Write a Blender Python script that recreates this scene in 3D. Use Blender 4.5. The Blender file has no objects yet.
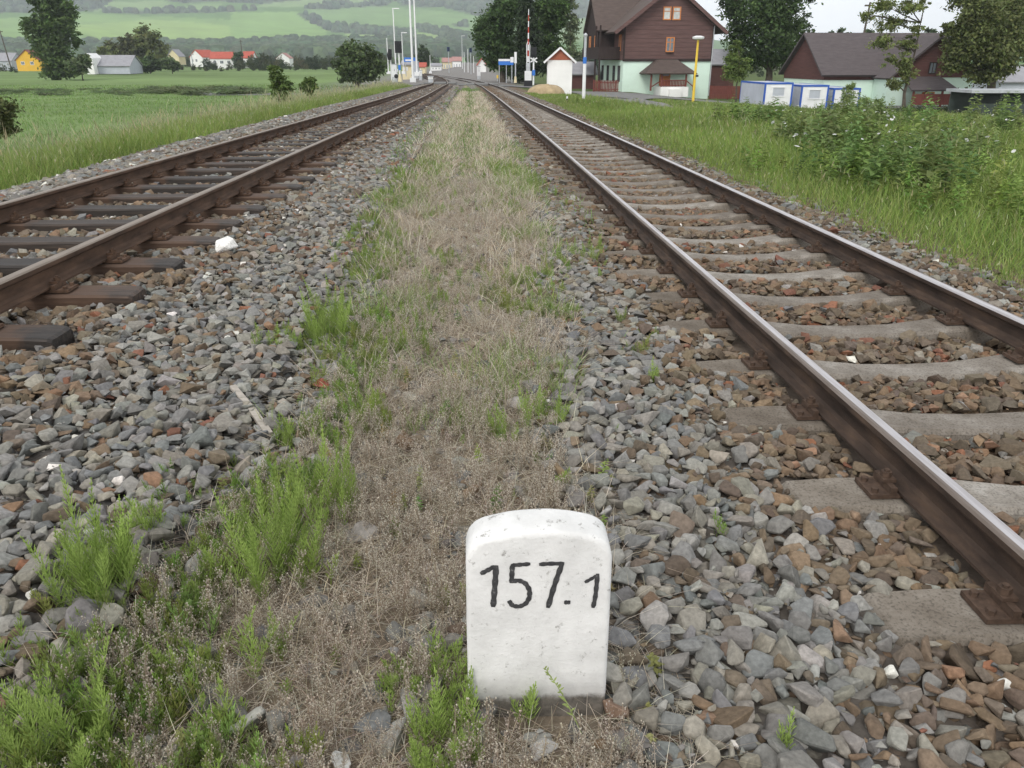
import bpy, bmesh, math, random
import numpy as np
from mathutils import Vector

# ------------------------------------------------------------------ camera
PITCH, YAW, FOC = math.radians(22.05), math.radians(2.79), 800.0
scene = bpy.context.scene
C = scene.collection
CAM = np.array([0.0, 0.0, 1.5])
cd = bpy.data.cameras.new('camera')
cd.sensor_width = 36.0
cd.lens = 36.0 * FOC / 1024.0
cd.clip_start, cd.clip_end = 0.05, 20000
cam = bpy.data.objects.new('camera', cd)
C.objects.link(cam)
cam.location = CAM
cam.rotation_euler = (math.pi / 2 - PITCH, 0, -YAW)
scene.camera = cam

# ------------------------------------------------------------------ light
SUN_EL, SUN_AZ = math.radians(42), math.radians(205)      # azimuth clockwise from +Y
w = bpy.data.worlds.new('World')
scene.world = w
w.use_nodes = True
nt = w.node_tree
nt.nodes.clear()
out = nt.nodes.new('ShaderNodeOutputWorld')
bg = nt.nodes.new('ShaderNodeBackground')
sky = nt.nodes.new('ShaderNodeTexSky')
sky.sky_type = 'NISHITA'
sky.sun_disc = False
sky.sun_elevation, sky.sun_rotation = SUN_EL, SUN_AZ
sky.air_density, sky.dust_density, sky.ozone_density = 1.0, 4.0, 1.0
tc = nt.nodes.new('ShaderNodeTexCoord')
mp = nt.nodes.new('ShaderNodeMapping')
mp.inputs['Scale'].default_value = (1.0, 1.0, 2.6)
nz = nt.nodes.new('ShaderNodeTexNoise')
nz.inputs['Scale'].default_value = 2.2
nz.inputs['Detail'].default_value = 5
rp = nt.nodes.new('ShaderNodeValToRGB')
rp.color_ramp.elements[0].position, rp.color_ramp.elements[1].position = 0.3, 0.72
rp.color_ramp.elements[0].color = (8.7, 8.9, 9.2, 1)
rp.color_ramp.elements[1].color = (12.6, 12.6, 12.6, 1)
mx = nt.nodes.new('ShaderNodeMix')
mx.data_type = 'RGBA'
mx.inputs[0].default_value = 0.88
nt.links.new(tc.outputs['Generated'], mp.inputs[0])
nt.links.new(mp.outputs[0], nz.inputs['Vector'])
nt.links.new(nz.outputs['Fac'], rp.inputs[0])
# the cloud cover thins and brightens towards the horizon
sxyz = nt.nodes.new('ShaderNodeSeparateXYZ')
nt.links.new(tc.outputs['Generated'], sxyz.inputs[0])
hr = nt.nodes.new('ShaderNodeValToRGB')
hr.color_ramp.elements[0].position, hr.color_ramp.elements[1].position = 0.12, 0.26
hr.color_ramp.elements[0].color = (1.9, 1.9, 1.9, 1)
hr.color_ramp.elements[1].color = (1.0, 1.0, 1.0, 1)
nt.links.new(sxyz.outputs['Z'], hr.inputs[0])
hm = nt.nodes.new('ShaderNodeMix')
hm.data_type = 'RGBA'
hm.blend_type = 'MULTIPLY'
hm.inputs[0].default_value = 1.0
nt.links.new(rp.outputs[0], hm.inputs[6])
nt.links.new(hr.outputs[0], hm.inputs[7])
nt.links.new(sky.outputs[0], mx.inputs[6])
nt.links.new(hm.outputs[2], mx.inputs[7])
nt.links.new(mx.outputs[2], bg.inputs['Color'])
bg.inputs['Strength'].default_value = 0.10
nt.links.new(bg.outputs[0], out.inputs[0])
sd = bpy.data.lights.new('sun', 'SUN')
sd.energy = 1.5
sd.angle = math.radians(22)
sd.color = (1.0, 0.96, 0.9)
so = bpy.data.objects.new('sun', sd)
C.objects.link(so)
sv = Vector((math.sin(SUN_AZ) * math.cos(SUN_EL), math.cos(SUN_AZ) * math.cos(SUN_EL), math.sin(SUN_EL)))
so.rotation_euler = sv.to_track_quat('Z', 'Y').to_euler()
so.location = (0, -20, 40)
scene.view_settings.view_transform = 'Standard'
scene.view_settings.look = 'None'
scene.view_settings.gamma = 1.0
scene.view_settings.exposure = 0.2
scene.cycles.max_bounces = 6
scene.cycles.transparent_max_bounces = 8
scene.cycles.volume_bounces = 0
scene.cycles.use_denoising = True

# ------------------------------------------------------------------ maths helpers
rng = np.random.default_rng(7)
random.seed(7)
_R = np.array([math.cos(YAW), -math.sin(YAW), 0])
_F = np.array([math.sin(YAW) * math.cos(PITCH), math.cos(YAW) * math.cos(PITCH), -math.sin(PITCH)])
_U = np.cross(_R, _F)


def ray(px, py):
    return _F + _R * (px - 512) / FOC - _U * (py - 384) / FOC


def at(px, py, Y):
    r = ray(px, py)
    return CAM + r * Y / r[1]


def proj(P):
    q = np.asarray(P, float) - CAM
    d = q @ _F
    d = np.where(d < 0.05, 0.05, d)
    return 512 + FOC * (q @ _R) / d, 384 - FOC * (q @ _U) / d, q @ _F


def in_view(P, m=120):
    x, y, d = proj(P)
    return (d > 0.2) & (x > -m) & (x < 1024 + m) & (y < 768 + m)


def sstep(a, b, x):
    t = np.clip((np.asarray(x, float) - a) / (b - a), 0, 1)
    return t * t * (3 - 2 * t)


_perm = rng.random((64, 64))


def vnoise(x, y):
    xi, yi = np.floor(x).astype(int), np.floor(y).astype(int)
    fx, fy = x - xi, y - yi
    fx, fy = fx * fx * (3 - 2 * fx), fy * fy * (3 - 2 * fy)
    a, b = _perm[xi % 64, yi % 64], _perm[(xi + 1) % 64, yi % 64]
    c, d = _perm[xi % 64, (yi + 1) % 64], _perm[(xi + 1) % 64, (yi + 1) % 64]
    return (a * (1 - fx) + b * fx) * (1 - fy) + (c * (1 - fx) + d * fx) * fy


def fbm(x, y):
    return 0.5 * vnoise(x, y) + 0.3 * vnoise(x * 2.1 + 9, y * 2.1 + 4) + 0.2 * vnoise(x * 4.3 + 3, y * 4.3 + 8)


# --- lie of the land
def datum(y):
    y = np.asarray(y, float)
    return -0.01125 * np.clip(y, -20, 85) - 0.03 * sstep(80, 95, y)


_px = np.array([-14, -9.5, -7.6, -6.5, -5.6, -5.0, -4.7, -4.4, -2.4, -2.1, -1.5, -0.7, 0.5, 0.95, 1.3, 1.7, 3.3, 3.75, 3.95, 4.4, 5.2, 8, 14])
_pz = np.array([-1.0, -0.8, -0.45, -0.1, 0.06, 0.105, 0.095, 0.078, 0.078, 0.095, 0.01, 0.0, 0.0, -0.035, -0.075, -0.115, -0.145, -0.12, -0.10, -0.15, -0.2, -0.25, -0.3])


def ground(x, y):
    x, y = np.asarray(x, float), np.asarray(y, float)
    p = np.interp(x, _px, _pz)
    lift = np.where((x < -1.0) & (x > -7.0), -0.14 * sstep(60, 100, y) + 0.045 + 0.06 * sstep(9, 17, y), 0)
    right = -sstep(10, 68, y) * (0.42 * sstep(6, 12, x) + 0.75 * sstep(15, 27, x))
    flat = sstep(95, 200, y) * 0.35 * sstep(-1.0, -0.5, p) * (np.abs(x) > 20)
    z = datum(y) + p + lift + right - flat
    z = z + (fbm(x * 0.25, y * 0.25) - 0.5) * 0.35 * sstep(5.5, 9, np.abs(x)) + (fbm(x * 2, y * 2) - 0.5) * 0.03
    # the land drops away under the hills far off
    return z - 3.0 * sstep(1100, 1600, np.hypot(x, y))


_ly = np.array([-6, 5, 15, 40, 76, 92, 110, 140, 180, 230])
_lx = np.array([-3.53, -3.45, -3.27, -2.9, -2.9, -3.15, -3.95, -6.5, -12.5, -22])
_ry = np.array([-6, 20, 50, 84, 96, 110, 127, 150, 180, 230])
_rx = np.array([2.45, 2.44, 2.2, 1.8, 1.1, -0.3, -2.9, -7.2, -14.5, -27])


def smooth_interp(yy, ky, kx):
    o = 0
    for k in (-6, -3, 0, 3, 6):
        o = o + np.interp(yy + k, ky, kx)
    return o / 5


def left_c(y):
    return smooth_interp(np.asarray(y, float), _ly, _lx)


def right_c(y):
    return smooth_interp(np.asarray(y, float), _ry, _rx)


def left_z(y):
    return datum(y) + 0.405 - 0.16 * sstep(60, 100, y)


def right_z(y):
    return datum(y) + 0.133 * np.ones_like(np.asarray(y, float))


# ------------------------------------------------------------------ object helpers
def link(o, parent=None):
    C.objects.link(o)
    if parent is not None:
        o.parent = parent
    return o


def tag(o, label=None, cat=None, group=None, kind=None):
    if label: o['label'] = label
    if cat: o['category'] = cat
    if group: o['group'] = group
    if kind: o['kind'] = kind
    return o


def empty(name, loc, label, cat, rz=0.0, group=None):
    o = bpy.data.objects.new(name, None)
    o.location = loc
    o.rotation_euler = (0, 0, rz)
    o.empty_display_size = 0.3
    link(o)
    return tag(o, label, cat, group)


def copy_tree(o, parent=None):
    c = o.copy()
    link(c, parent)
    for ch in o.children:
        copy_tree(ch, c)
    return c


def np_object(name, V, faces, mat, cols=None, parent=None, smooth=False):
    """V (n,3); faces: list of (k, m) index arrays; cols (n,3) per vertex."""
    me = bpy.data.meshes.new(name)
    V = np.ascontiguousarray(V, dtype=np.float32)
    loops = np.concatenate([f.reshape(-1) for f in faces]).astype(np.int32)
    tot = np.concatenate([np.full(len(f), f.shape[1], np.int32) for f in faces])
    start = np.concatenate([[0], np.cumsum(tot)[:-1]]).astype(np.int32)
    me.vertices.add(len(V)); me.vertices.foreach_set('co', V.reshape(-1))
    me.loops.add(len(loops)); me.loops.foreach_set('vertex_index', loops)
    me.polygons.add(len(tot))
    me.polygons.foreach_set('loop_start', start)
    me.polygons.foreach_set('loop_total', tot)
    me.polygons.foreach_set('use_smooth', np.full(len(tot), smooth))
    me.update(calc_edges=True)
    if cols is not None:
        a = me.color_attributes.new('Col', 'FLOAT_COLOR', 'POINT')
        c4 = np.ones((len(V), 4), np.float32)
        c4[:, :3] = cols
        a.data.foreach_set('color', c4.reshape(-1))
    me.materials.append(mat)
    o = bpy.data.objects.new(name, me)
    return link(o, parent)


class MB:
    """collects shapes into ONE mesh"""
    def __init__(s):
        s.v, s.f, s.m = [], [], []

    def add(s, vs, fs, mi=0):
        n = len(s.v)
        s.v += [tuple(map(float, v)) for v in vs]
        s.f += [tuple(i + n for i in f) for f in fs]
        s.m += [mi] * len(fs)

    def box(s, x0, x1, y0, y1, z0, z1, mi=0):
        vs = [(x, y, z) for z in (z0, z1) for y in (y0, y1) for x in (x0, x1)]
        s.add(vs, [(0, 2, 3, 1), (4, 5, 7, 6), (0, 1, 5, 4), (2, 6, 7, 3), (0, 4, 6, 2), (1, 3, 7, 5)], mi)

    def obox(s, p, q, wd, ht, mi=0):
        """bar from p to q with section wd x ht"""
        p, q = Vector(p), Vector(q)
        d = (q - p).normalized()
        up = Vector((0, 0, 1)) if abs(d.z) < 0.95 else Vector((0, 1, 0))
        a = d.cross(up).normalized() * wd / 2
        b = a.normalized().cross(d) * ht / 2
        vs = [e + sa * a + sb * b for e in (p, q) for sa, sb in ((-1, -1), (1, -1), (1, 1), (-1, 1))]
        s.add(vs, [(3, 2, 1, 0), (4, 5, 6, 7), (0, 1, 5, 4), (1, 2, 6, 5), (2, 3, 7, 6), (3, 0, 4, 7)], mi)

    def tube(s, pts, rad, n=8, mi=0, cap=True):
        pts = [Vector(p) for p in pts]
        if not hasattr(rad, '__len__'):
            rad = [rad] * len(pts)
        vs, fs = [], []
        for i, p in enumerate(pts):
            d = (pts[min(i + 1, len(pts) - 1)] - pts[max(i - 1, 0)]).normalized()
            up = Vector((1, 0, 0)) if abs(d.x) < 0.9 else Vector((0, 1, 0))
            a = d.cross(up).normalized()
            b = d.cross(a)
            for k in range(n):
                t = 2 * math.pi * k / n
                vs.append(p + rad[i] * (math.cos(t) * a + math.sin(t) * b))
        for i in range(len(pts) - 1):
            for k in range(n):
                k2 = (k + 1) % n
                fs.append((i * n + k, i * n + k2, (i + 1) * n + k2, (i + 1) * n + k))
        if cap:
            fs.append(tuple(range(n))[::-1])
            fs.append(tuple((len(pts) - 1) * n + k for k in range(n)))
        s.add(vs, fs, mi)

    def prism(s, poly, axis, a0, a1, mi=0):
        """poly of 2D points extruded along axis ('x' or 'y') from a0 to a1"""
        n = len(poly)
        if axis == 'y':
            vs = [(u, a0, v) for u, v in poly] + [(u, a1, v) for u, v in poly]
        elif axis == 'x':
            vs = [(a0, u, v) for u, v in poly] + [(a1, u, v) for u, v in poly]
        else:
            vs = [(u, v, a0) for u, v in poly] + [(u, v, a1) for u, v in poly]
        fs = [tuple(range(n))[::-1], tuple(range(n, 2 * n))]
        fs += [(i, (i + 1) % n, n + (i + 1) % n, n + i) for i in range(n)]
        s.add(vs, fs, mi)

    def slab(s, quad, th, mi=0):
        """a thick sheet: quad of 3D points, thickness along its normal (downwards)"""
        q = [Vector(p) for p in quad]
        nrm = (q[1] - q[0]).cross(q[-1] - q[0]).normalized()
        if nrm.z < 0: nrm = -nrm
        lo = [p - nrm * th for p in q]
        n = len(q)
        fs = [tuple(range(n)), tuple(range(n, 2 * n))[::-1]]
        fs += [(i, n + i, n + (i + 1) % n, (i + 1) % n) for i in range(n)]
        s.add(q + lo, fs, mi)

    def build(s, name, mats, parent=None, bevel=0.0, smooth=False, loc=None):
        me = bpy.data.meshes.new(name)
        me.from_pydata(s.v, [], s.f)
        if not isinstance(mats, (list, tuple)): mats = [mats]
        for m in mats: me.materials.append(m)
        me.polygons.foreach_set('material_index', s.m)
        bm = bmesh.new(); bm.from_mesh(me)
        bmesh.ops.recalc_face_normals(bm, faces=bm.faces)
        if bevel > 0:
            bmesh.ops.bevel(bm, geom=list(bm.edges), offset=bevel, segments=2, affect='EDGES', profile=0.6)
        bm.to_mesh(me); bm.free()
        if smooth:
            me.polygons.foreach_set('use_smooth', [True] * len(me.polygons))
        o = bpy.data.objects.new(name, me)
        if loc is not None: o.location = loc
        return link(o, parent)


# ------------------------------------------------------------------ materials
def new_mat(name):
    m = bpy.data.materials.new(name)
    m.use_nodes = True
    t = m.node_tree
    b = t.nodes['Principled BSDF']
    return m, t, b


def nmix(t, kind='MIX', fac=None):
    n = t.nodes.new('ShaderNodeMix')
    n.data_type = 'RGBA'
    n.blend_type = kind
    if fac is not None: n.inputs[0].default_value = fac
    return n


def noise(t, vec, scale, detail=4, rough=0.55):
    n = t.nodes.new('ShaderNodeTexNoise')
    n.inputs['Scale'].default_value = scale
    n.inputs['Detail'].default_value = detail
    n.inputs['Roughness'].default_value = rough
    if vec is not None: t.links.new(vec, n.inputs['Vector'])
    return n


def ramp(t, fac, stops):
    r = t.nodes.new('ShaderNodeValToRGB')
    els = r.color_ramp.elements
    while len(els) < len(stops): els.new(0.5)
    for e, (p, c) in zip(els, stops):
        e.position = p
        e.color = (*c, 1) if len(c) == 3 else c
    t.links.new(fac, r.inputs[0])
    return r


def add_bump(t, b, h, dist, strength=0.6):
    bp = t.nodes.new('ShaderNodeBump')
    bp.inputs['Distance'].default_value = dist
    bp.inputs['Strength'].default_value = strength
    t.links.new(h, bp.inputs['Height'])
    t.links.new(bp.outputs[0], b.inputs['Normal'])


def plain(name, col, rough=0.7, scale=8.0, var=0.25, bump=0.0, metal=0.0, spec=0.3, stretch=None):
    """base colour broken up by noise at two scales"""
    m, t, b = new_mat(name)
    tcx = t.nodes.new('ShaderNodeTexCoord')
    vec = tcx.outputs['Object']
    if stretch:
        mpp = t.nodes.new('ShaderNodeMapping')
        mpp.inputs['Scale'].default_value = stretch
        t.links.new(vec, mpp.inputs[0]); vec = mpp.outputs[0]
    n1 = noise(t, vec, scale, 6, 0.6)
    lo = tuple(max(0, c * (1 - var)) for c in col)
    hi = tuple(min(0.92, c * (1 + var * 0.8)) for c in col)
    r = ramp(t, n1.outputs['Fac'], [(0.3, lo), (0.7, hi)])
    t.links.new(r.outputs[0], b.inputs['Base Color'])
    b.inputs['Roughness'].default_value = rough
    b.inputs['Metallic'].default_value = metal
    b.inputs['Specular IOR Level'].default_value = spec
    if bump > 0:
        n2 = noise(t, vec, scale * 5, 5)
        add_bump(t, b, n2.outputs['Fac'], bump)
    return m


def attr_mat(name, rough=0.9, nscale=0.0, lo=0.75, hi=1.2, bump=0.0, bscale=60, transl=0.0, spec=0.2):
    m, t, b = new_mat(name)
    a = t.nodes.new('ShaderNodeVertexColor')
    a.layer_name = 'Col'
    col = a.outputs['Color']
    if nscale > 0:
        tcx = t.nodes.new('ShaderNodeTexCoord')
        n1 = noise(t, tcx.outputs['Object'], nscale, 5, 0.6)
        r = ramp(t, n1.outputs['Fac'], [(0.3, (lo,) * 3), (0.7, (hi,) * 3)])
        mxx = nmix(t, 'MULTIPLY', 1.0)
        t.links.new(col, mxx.inputs[6]); t.links.new(r.outputs[0], mxx.inputs[7])
        col = mxx.outputs[2]
        if bump > 0:
            n2 = noise(t, tcx.outputs['Object'], bscale, 5)
            add_bump(t, b, n2.outputs['Fac'], bump)
    t.links.new(col, b.inputs['Base Color'])
    b.inputs['Roughness'].default_value = rough
    b.inputs['Specular IOR Level'].default_value = spec
    if transl > 0:
        tr = t.nodes.new('ShaderNodeBsdfTranslucent')
        t.links.new(col, tr.inputs['Color'])
        ms = t.nodes.new('ShaderNodeMixShader')
        ms.inputs[0].default_value = transl
        t.links.new(b.outputs[0], ms.inputs[1]); t.links.new(tr.outputs[0], ms.inputs[2])
        t.links.new(ms.outputs[0], t.nodes['Material Output'].inputs['Surface'])
    return m


M = {}
M['stone'] = attr_mat('ballast stone', 0.92, 70, 0.72, 1.24, 0.0025, 300, spec=0.15)
M['blade'] = attr_mat('grass blade', 0.75, transl=0.35, spec=0.15)
M['dry'] = attr_mat('dry stalk', 0.9, transl=0.4, spec=0.1)
M['leaf'] = attr_mat('tree leaf', 0.7, transl=0.3, spec=0.2)
M['flower'] = attr_mat('flower', 0.8, transl=0.3)
M['bark'] = plain('bark', (0.09, 0.075, 0.06), 0.95, 3, 0.4, 0.02)
M['ground'] = attr_mat('soil and turf', 1.0, 6, 0.7, 1.25, 0.02, 30, spec=0.05)
M['hill'] = attr_mat('hill field', 1.0, 0.012, 0.85, 1.15, spec=0.0)
M['wood_far'] = attr_mat('far wood', 1.0, 0.15, 0.6, 1.3, spec=0.0)
M['white'] = plain('white render', (0.78, 0.78, 0.77), 0.85, 0.8, 0.08, 0.002)
M['white_metal'] = plain('white metal', (0.72, 0.73, 0.74), 0.5, 2, 0.08)
M['grey_metal'] = plain('galvanised steel', (0.45, 0.47, 0.49), 0.5, 3, 0.15, metal=0.4)
M['grey_panel'] = plain('grey panel', (0.42, 0.45, 0.50), 0.6, 1, 0.1)
M['blue'] = plain('blue paint', (0.03, 0.10, 0.42), 0.5, 2, 0.12)
M['lblue'] = plain('sign blue', (0.04, 0.17, 0.55), 0.5, 2, 0.1)
M['red'] = plain('red paint', (0.42, 0.06, 0.04), 0.55, 2, 0.15)
M['yellow'] = plain('yellow paint', (0.72, 0.50, 0.06), 0.55, 2, 0.1)
M['ywall'] = plain('yellow render', (0.70, 0.42, 0.05), 0.85, 0.6, 0.1)
M['black'] = plain('black housing', (0.02, 0.021, 0.024), 0.6, 3, 0.2)
M['mint'] = plain('mint render', (0.64, 0.80, 0.70), 0.88, 0.5, 0.08, 0.003)
M['boards'] = plain('brown boards', (0.120, 0.070, 0.064), 0.85, 1.2, 0.28, stretch=(0.6, 0.6, 9))
M['boards2'] = plain('reddish brown boards', (0.098, 0.045, 0.040), 0.85, 1.2, 0.25, stretch=(0.6, 0.6, 9))
M['darkwood'] = plain('dark timber', (0.035, 0.024, 0.022), 0.85, 2, 0.3, stretch=(5, 5, 0.6))
M['roof'] = plain('brown roof sheet', (0.088, 0.066, 0.058), 0.8, 1.5, 0.2, stretch=(1, 3, 3))
M['roof2'] = plain('grey roof sheet', (0.088, 0.074, 0.076), 0.8, 1.5, 0.2, stretch=(1, 3, 3))
M['redroof'] = plain('red tiles', (0.40, 0.09, 0.06), 0.85, 1.5, 0.2)
M['hutroof'] = plain('weathered red roof', (0.36, 0.20, 0.18), 0.8, 1.5, 0.2)
M['greyroof'] = plain('grey tiles', (0.28, 0.28, 0.30), 0.85, 1.0, 0.15)
M['orange'] = plain('orange window frame', (0.50, 0.19, 0.06), 0.6, 2, 0.15)
M['pane'] = plain('window glass', (0.12, 0.14, 0.16), 0.15, 1.5, 0.4, spec=0.6)
M['pale_pane'] = plain('curtained glass', (0.48, 0.50, 0.48), 0.3, 3, 0.25, spec=0.6)
M['cream'] = plain('cream render', (0.66, 0.58, 0.38), 0.88, 0.6, 0.1)
M['fence_red'] = plain('red brown fence', (0.16, 0.05, 0.04), 0.85, 3, 0.3, stretch=(6, 6, 0.6))
M['asphalt'] = plain('worn asphalt', (0.17, 0.17, 0.165), 0.95, 1.2, 0.2, 0.004)
M['tan'] = plain('dry tan heap', (0.36, 0.28, 0.17), 0.95, 2.5, 0.25, 0.03)

# rail steel, rusty sides
m, t, b = new_mat('rusty rail side')
tcx = t.nodes.new('ShaderNodeTexCoord')
mpp = t.nodes.new('ShaderNodeMapping'); mpp.inputs['Scale'].default_value = (1, 0.25, 1)
t.links.new(tcx.outputs['Object'], mpp.inputs[0])
n1 = noise(t, mpp.outputs[0], 14, 7, 0.65)
r = ramp(t, n1.outputs['Fac'], [(0.28, (0.020, 0.014, 0.011)), (0.5, (0.050, 0.034, 0.026)), (0.74, (0.098, 0.064, 0.044))])
t.links.new(r.outputs[0], b.inputs['Base Color'])
b.inputs['Roughness'].default_value = 0.8
b.inputs['Specular IOR Level'].default_value = 0.25
n2 = noise(t, tcx.outputs['Object'], 120, 5)
add_bump(t, b, n2.outputs['Fac'], 0.002)
M['rail'] = m


def head_mat(name, c0, c1, rough, metal):
    m, t, b = new_mat(name)
    tcx = t.nodes.new('ShaderNodeTexCoord')
    mpp = t.nodes.new('ShaderNodeMapping'); mpp.inputs['Scale'].default_value = (6, 0.3, 1)
    t.links.new(tcx.outputs['Object'], mpp.inputs[0])
    n1 = noise(t, mpp.outputs[0], 9, 6, 0.6)
    r = ramp(t, n1.outputs['Fac'], [(0.3, c0), (0.7, c1)])
    t.links.new(r.outputs[0], b.inputs['Base Color'])
    b.inputs['Roughness'].default_value = rough
    b.inputs['Metallic'].default_value = metal
    return m


M['rail_rusty'] = plain('red rusty rail side', (0.078, 0.046, 0.030), 0.85, 12, 0.5, 0.003, stretch=(1, .3, 1))
M['head'] = head_mat('polished rail head', (0.36, 0.33, 0.33), (0.58, 0.56, 0.57), 0.36, 0.7)
M['head_side'] = head_mat('browned rail head', (0.10, 0.075, 0.06), (0.20, 0.165, 0.14), 0.5, 0.3)
M['head_dull'] = head_mat('dull rail head', (0.15, 0.115, 0.085), (0.25, 0.205, 0.165), 0.5, 0.3)

# concrete of the right-hand sleepers
m, t, b = new_mat('weathered concrete')
tcx = t.nodes.new('ShaderNodeTexCoord')
n1 = noise(t, tcx.outputs['Object'], 5, 6, 0.65)
r = ramp(t, n1.outputs['Fac'], [(0.3, (0.15, 0.132, 0.112)), (0.55, (0.255, 0.235, 0.21)), (0.75, (0.36, 0.345, 0.32))])
n3 = noise(t, tcx.outputs['Object'], 90, 3, 0.6)
r3 = ramp(t, n3.outputs['Fac'], [(0.35, (0.6, 0.6, 0.6)), (0.5, (1, 1, 1)), (0.68, (1.0, 1.0, 1.0)), (0.74, (1.5, 1.48, 1.45))])
mxx = nmix(t, 'MULTIPLY', 1.0)
t.links.new(r.outputs[0], mxx.inputs[6]); t.links.new(r3.outputs[0], mxx.inputs[7])
oi = t.nodes.new('ShaderNodeObjectInfo')
ro = ramp(t, oi.outputs['Random'], [(0.0, (0.78, 0.75, 0.72)), (1.0, (1.15, 1.15, 1.14))])
mx2 = nmix(t, 'MULTIPLY', 1.0)
t.links.new(mxx.outputs[2], mx2.inputs[6]); t.links.new(ro.outputs[0], mx2.inputs[7])
# oil and rust dust have stained the outer ends
sx_ = t.nodes.new('ShaderNodeSeparateXYZ'); t.links.new(tcx.outputs['Object'], sx_.inputs[0])
ab_ = t.nodes.new('ShaderNodeMath'); ab_.operation = 'ABSOLUTE'; t.links.new(sx_.outputs['X'], ab_.inputs[0])
n7 = noise(t, tcx.outputs['Object'], 7, 5, 0.6)
ad7 = t.nodes.new('ShaderNodeMath'); ad7.operation = 'MULTIPLY_ADD'
t.links.new(n7.outputs['Fac'], ad7.inputs[0]); ad7.inputs[1].default_value = 0.5; t.links.new(ab_.outputs[0], ad7.inputs[2])
r7 = ramp(t, ad7.outputs[0], [(0.72, (1, 1, 1)), (0.98, (0.80, 0.77, 0.735))])
mx7 = nmix(t, 'MULTIPLY', 1.0)
t.links.new(mx2.outputs[2], mx7.inputs[6]); t.links.new(r7.outputs[0], mx7.inputs[7])
t.links.new(mx7.outputs[2], b.inputs['Base Color'])
b.inputs['Roughness'].default_value = 0.95
b.inputs['Specular IOR Level'].default_value = 0.15
add_bump(t, b, n3.outputs['Fac'], 0.005)
M['concrete'] = m

# tarred sleeper timber
m, t, b = new_mat('tarred timber')
tcx = t.nodes.new('ShaderNodeTexCoord')
mpp = t.nodes.new('ShaderNodeMapping'); mpp.inputs['Scale'].default_value = (0.7, 14, 14)
t.links.new(tcx.outputs['Object'], mpp.inputs[0])
n1 = noise(t, mpp.outputs[0], 4, 6, 0.65)
oi = t.nodes.new('ShaderNodeObjectInfo')
r = ramp(t, n1.outputs['Fac'], [(0.3, (0.009, 0.008, 0.007)), (0.52, (0.030, 0.025, 0.022)), (0.78, (0.085, 0.070, 0.058))])
r2 = ramp(t, oi.outputs['Random'], [(0.0, (0.65, 0.6, 0.58)), (0.6, (1.0, 0.92, 0.85)), (1.0, (1.6, 1.2, 0.95))])
mxx = nmix(t, 'MULTIPLY', 1.0)
t.links.new(r.outputs[0], mxx.inputs[6]); t.links.new(r2.outputs[0], mxx.inputs[7])
# rust has run from the base plates into the wood
sx_ = t.nodes.new('ShaderNodeSeparateXYZ'); t.links.new(tcx.outputs['Object'], sx_.inputs[0])
ab_ = t.nodes.new('ShaderNodeMath'); ab_.operation = 'ABSOLUTE'; t.links.new(sx_.outputs['X'], ab_.inputs[0])
df_ = t.nodes.new('ShaderNodeMath'); df_.operation = 'SUBTRACT'; t.links.new(ab_.outputs[0], df_.inputs[0]); df_.inputs[1].default_value = 0.82
da_ = t.nodes.new('ShaderNodeMath'); da_.operation = 'ABSOLUTE'; t.links.new(df_.outputs[0], da_.inputs[0])
n8 = noise(t, tcx.outputs['Object'], 6, 5, 0.65)
m8 = t.nodes.new('ShaderNodeMath'); m8.operation = 'MULTIPLY_ADD'
t.links.new(n8.outputs['Fac'], m8.inputs[0]); m8.inputs[1].default_value = -0.5; t.links.new(da_.outputs[0], m8.inputs[2])
r8 = ramp(t, m8.outputs[0], [(0.0, (.55, .55, .55)), (0.10, (0, 0, 0))])
mx8 = nmix(t)
t.links.new(r8.outputs[0], mx8.inputs[0]); t.links.new(mxx.outputs[2], mx8.inputs[6]); mx8.inputs[7].default_value = (0.10, 0.052, 0.028, 1)
t.links.new(mx8.outputs[2], b.inputs['Base Color'])
b.inputs['Roughness'].default_value = 0.7
add_bump(t, b, n1.outputs['Fac'], 0.008)
M['timber'] = m
M['rust'] = plain('orange rust', (0.088, 0.052, 0.034), 0.9, 22, 0.55, 0.004)
M['rustdark'] = plain('dark rust', (0.075, 0.048, 0.034), 0.9, 22, 0.5, 0.004)

# limewashed marker stone with a dirty foot
m, t, b = new_mat('limewashed stone')
tcx = t.nodes.new('ShaderNodeTexCoord')
n1 = noise(t, tcx.outputs['Object'], 9, 6, 0.6)
r = ramp(t, n1.outputs['Fac'], [(0.3, (0.57, 0.57, 0.56)), (0.62, (0.71, 0.71, 0.70))])
n4 = noise(t, tcx.outputs['Object'], 34, 6, 0.75)
r4 = ramp(t, n4.outputs['Fac'], [(0.32, (0.42, 0.41, 0.39)), (0.418, (1, 1, 1))])
mx4 = nmix(t, 'MULTIPLY', 1.0)
t.links.new(r.outputs[0], mx4.inputs[6]); t.links.new(r4.outputs[0], mx4.inputs[7])
sp = t.nodes.new('ShaderNodeSeparateXYZ')
t.links.new(tcx.outputs['Object'], sp.inputs[0])
n5 = noise(t, tcx.outputs['Object'], 16, 5, 0.65)
ad = t.nodes.new('ShaderNodeMath'); ad.operation = 'MULTIPLY_ADD'
t.links.new(n5.outputs['Fac'], ad.inputs[0]); ad.inputs[1].default_value = -0.06
t.links.new(sp.outputs['Z'], ad.inputs[2])
rz_ = ramp(t, ad.outputs[0], [(0.0, (0, 0, 0)), (0.026, (0, 0, 0)), (0.042, (.72, .72, .72)), (0.11, (1, 1, 1))])
n6 = noise(t, tcx.outputs['Object'], 22, 6, 0.7)
r6 = ramp(t, n6.outputs['Fac'], [(0.35, (0.075, 0.07, 0.064)), (0.65, (0.21, 0.19, 0.165))])
mx5 = nmix(t)
t.links.new(rz_.outputs[0], mx5.inputs[0])
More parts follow.
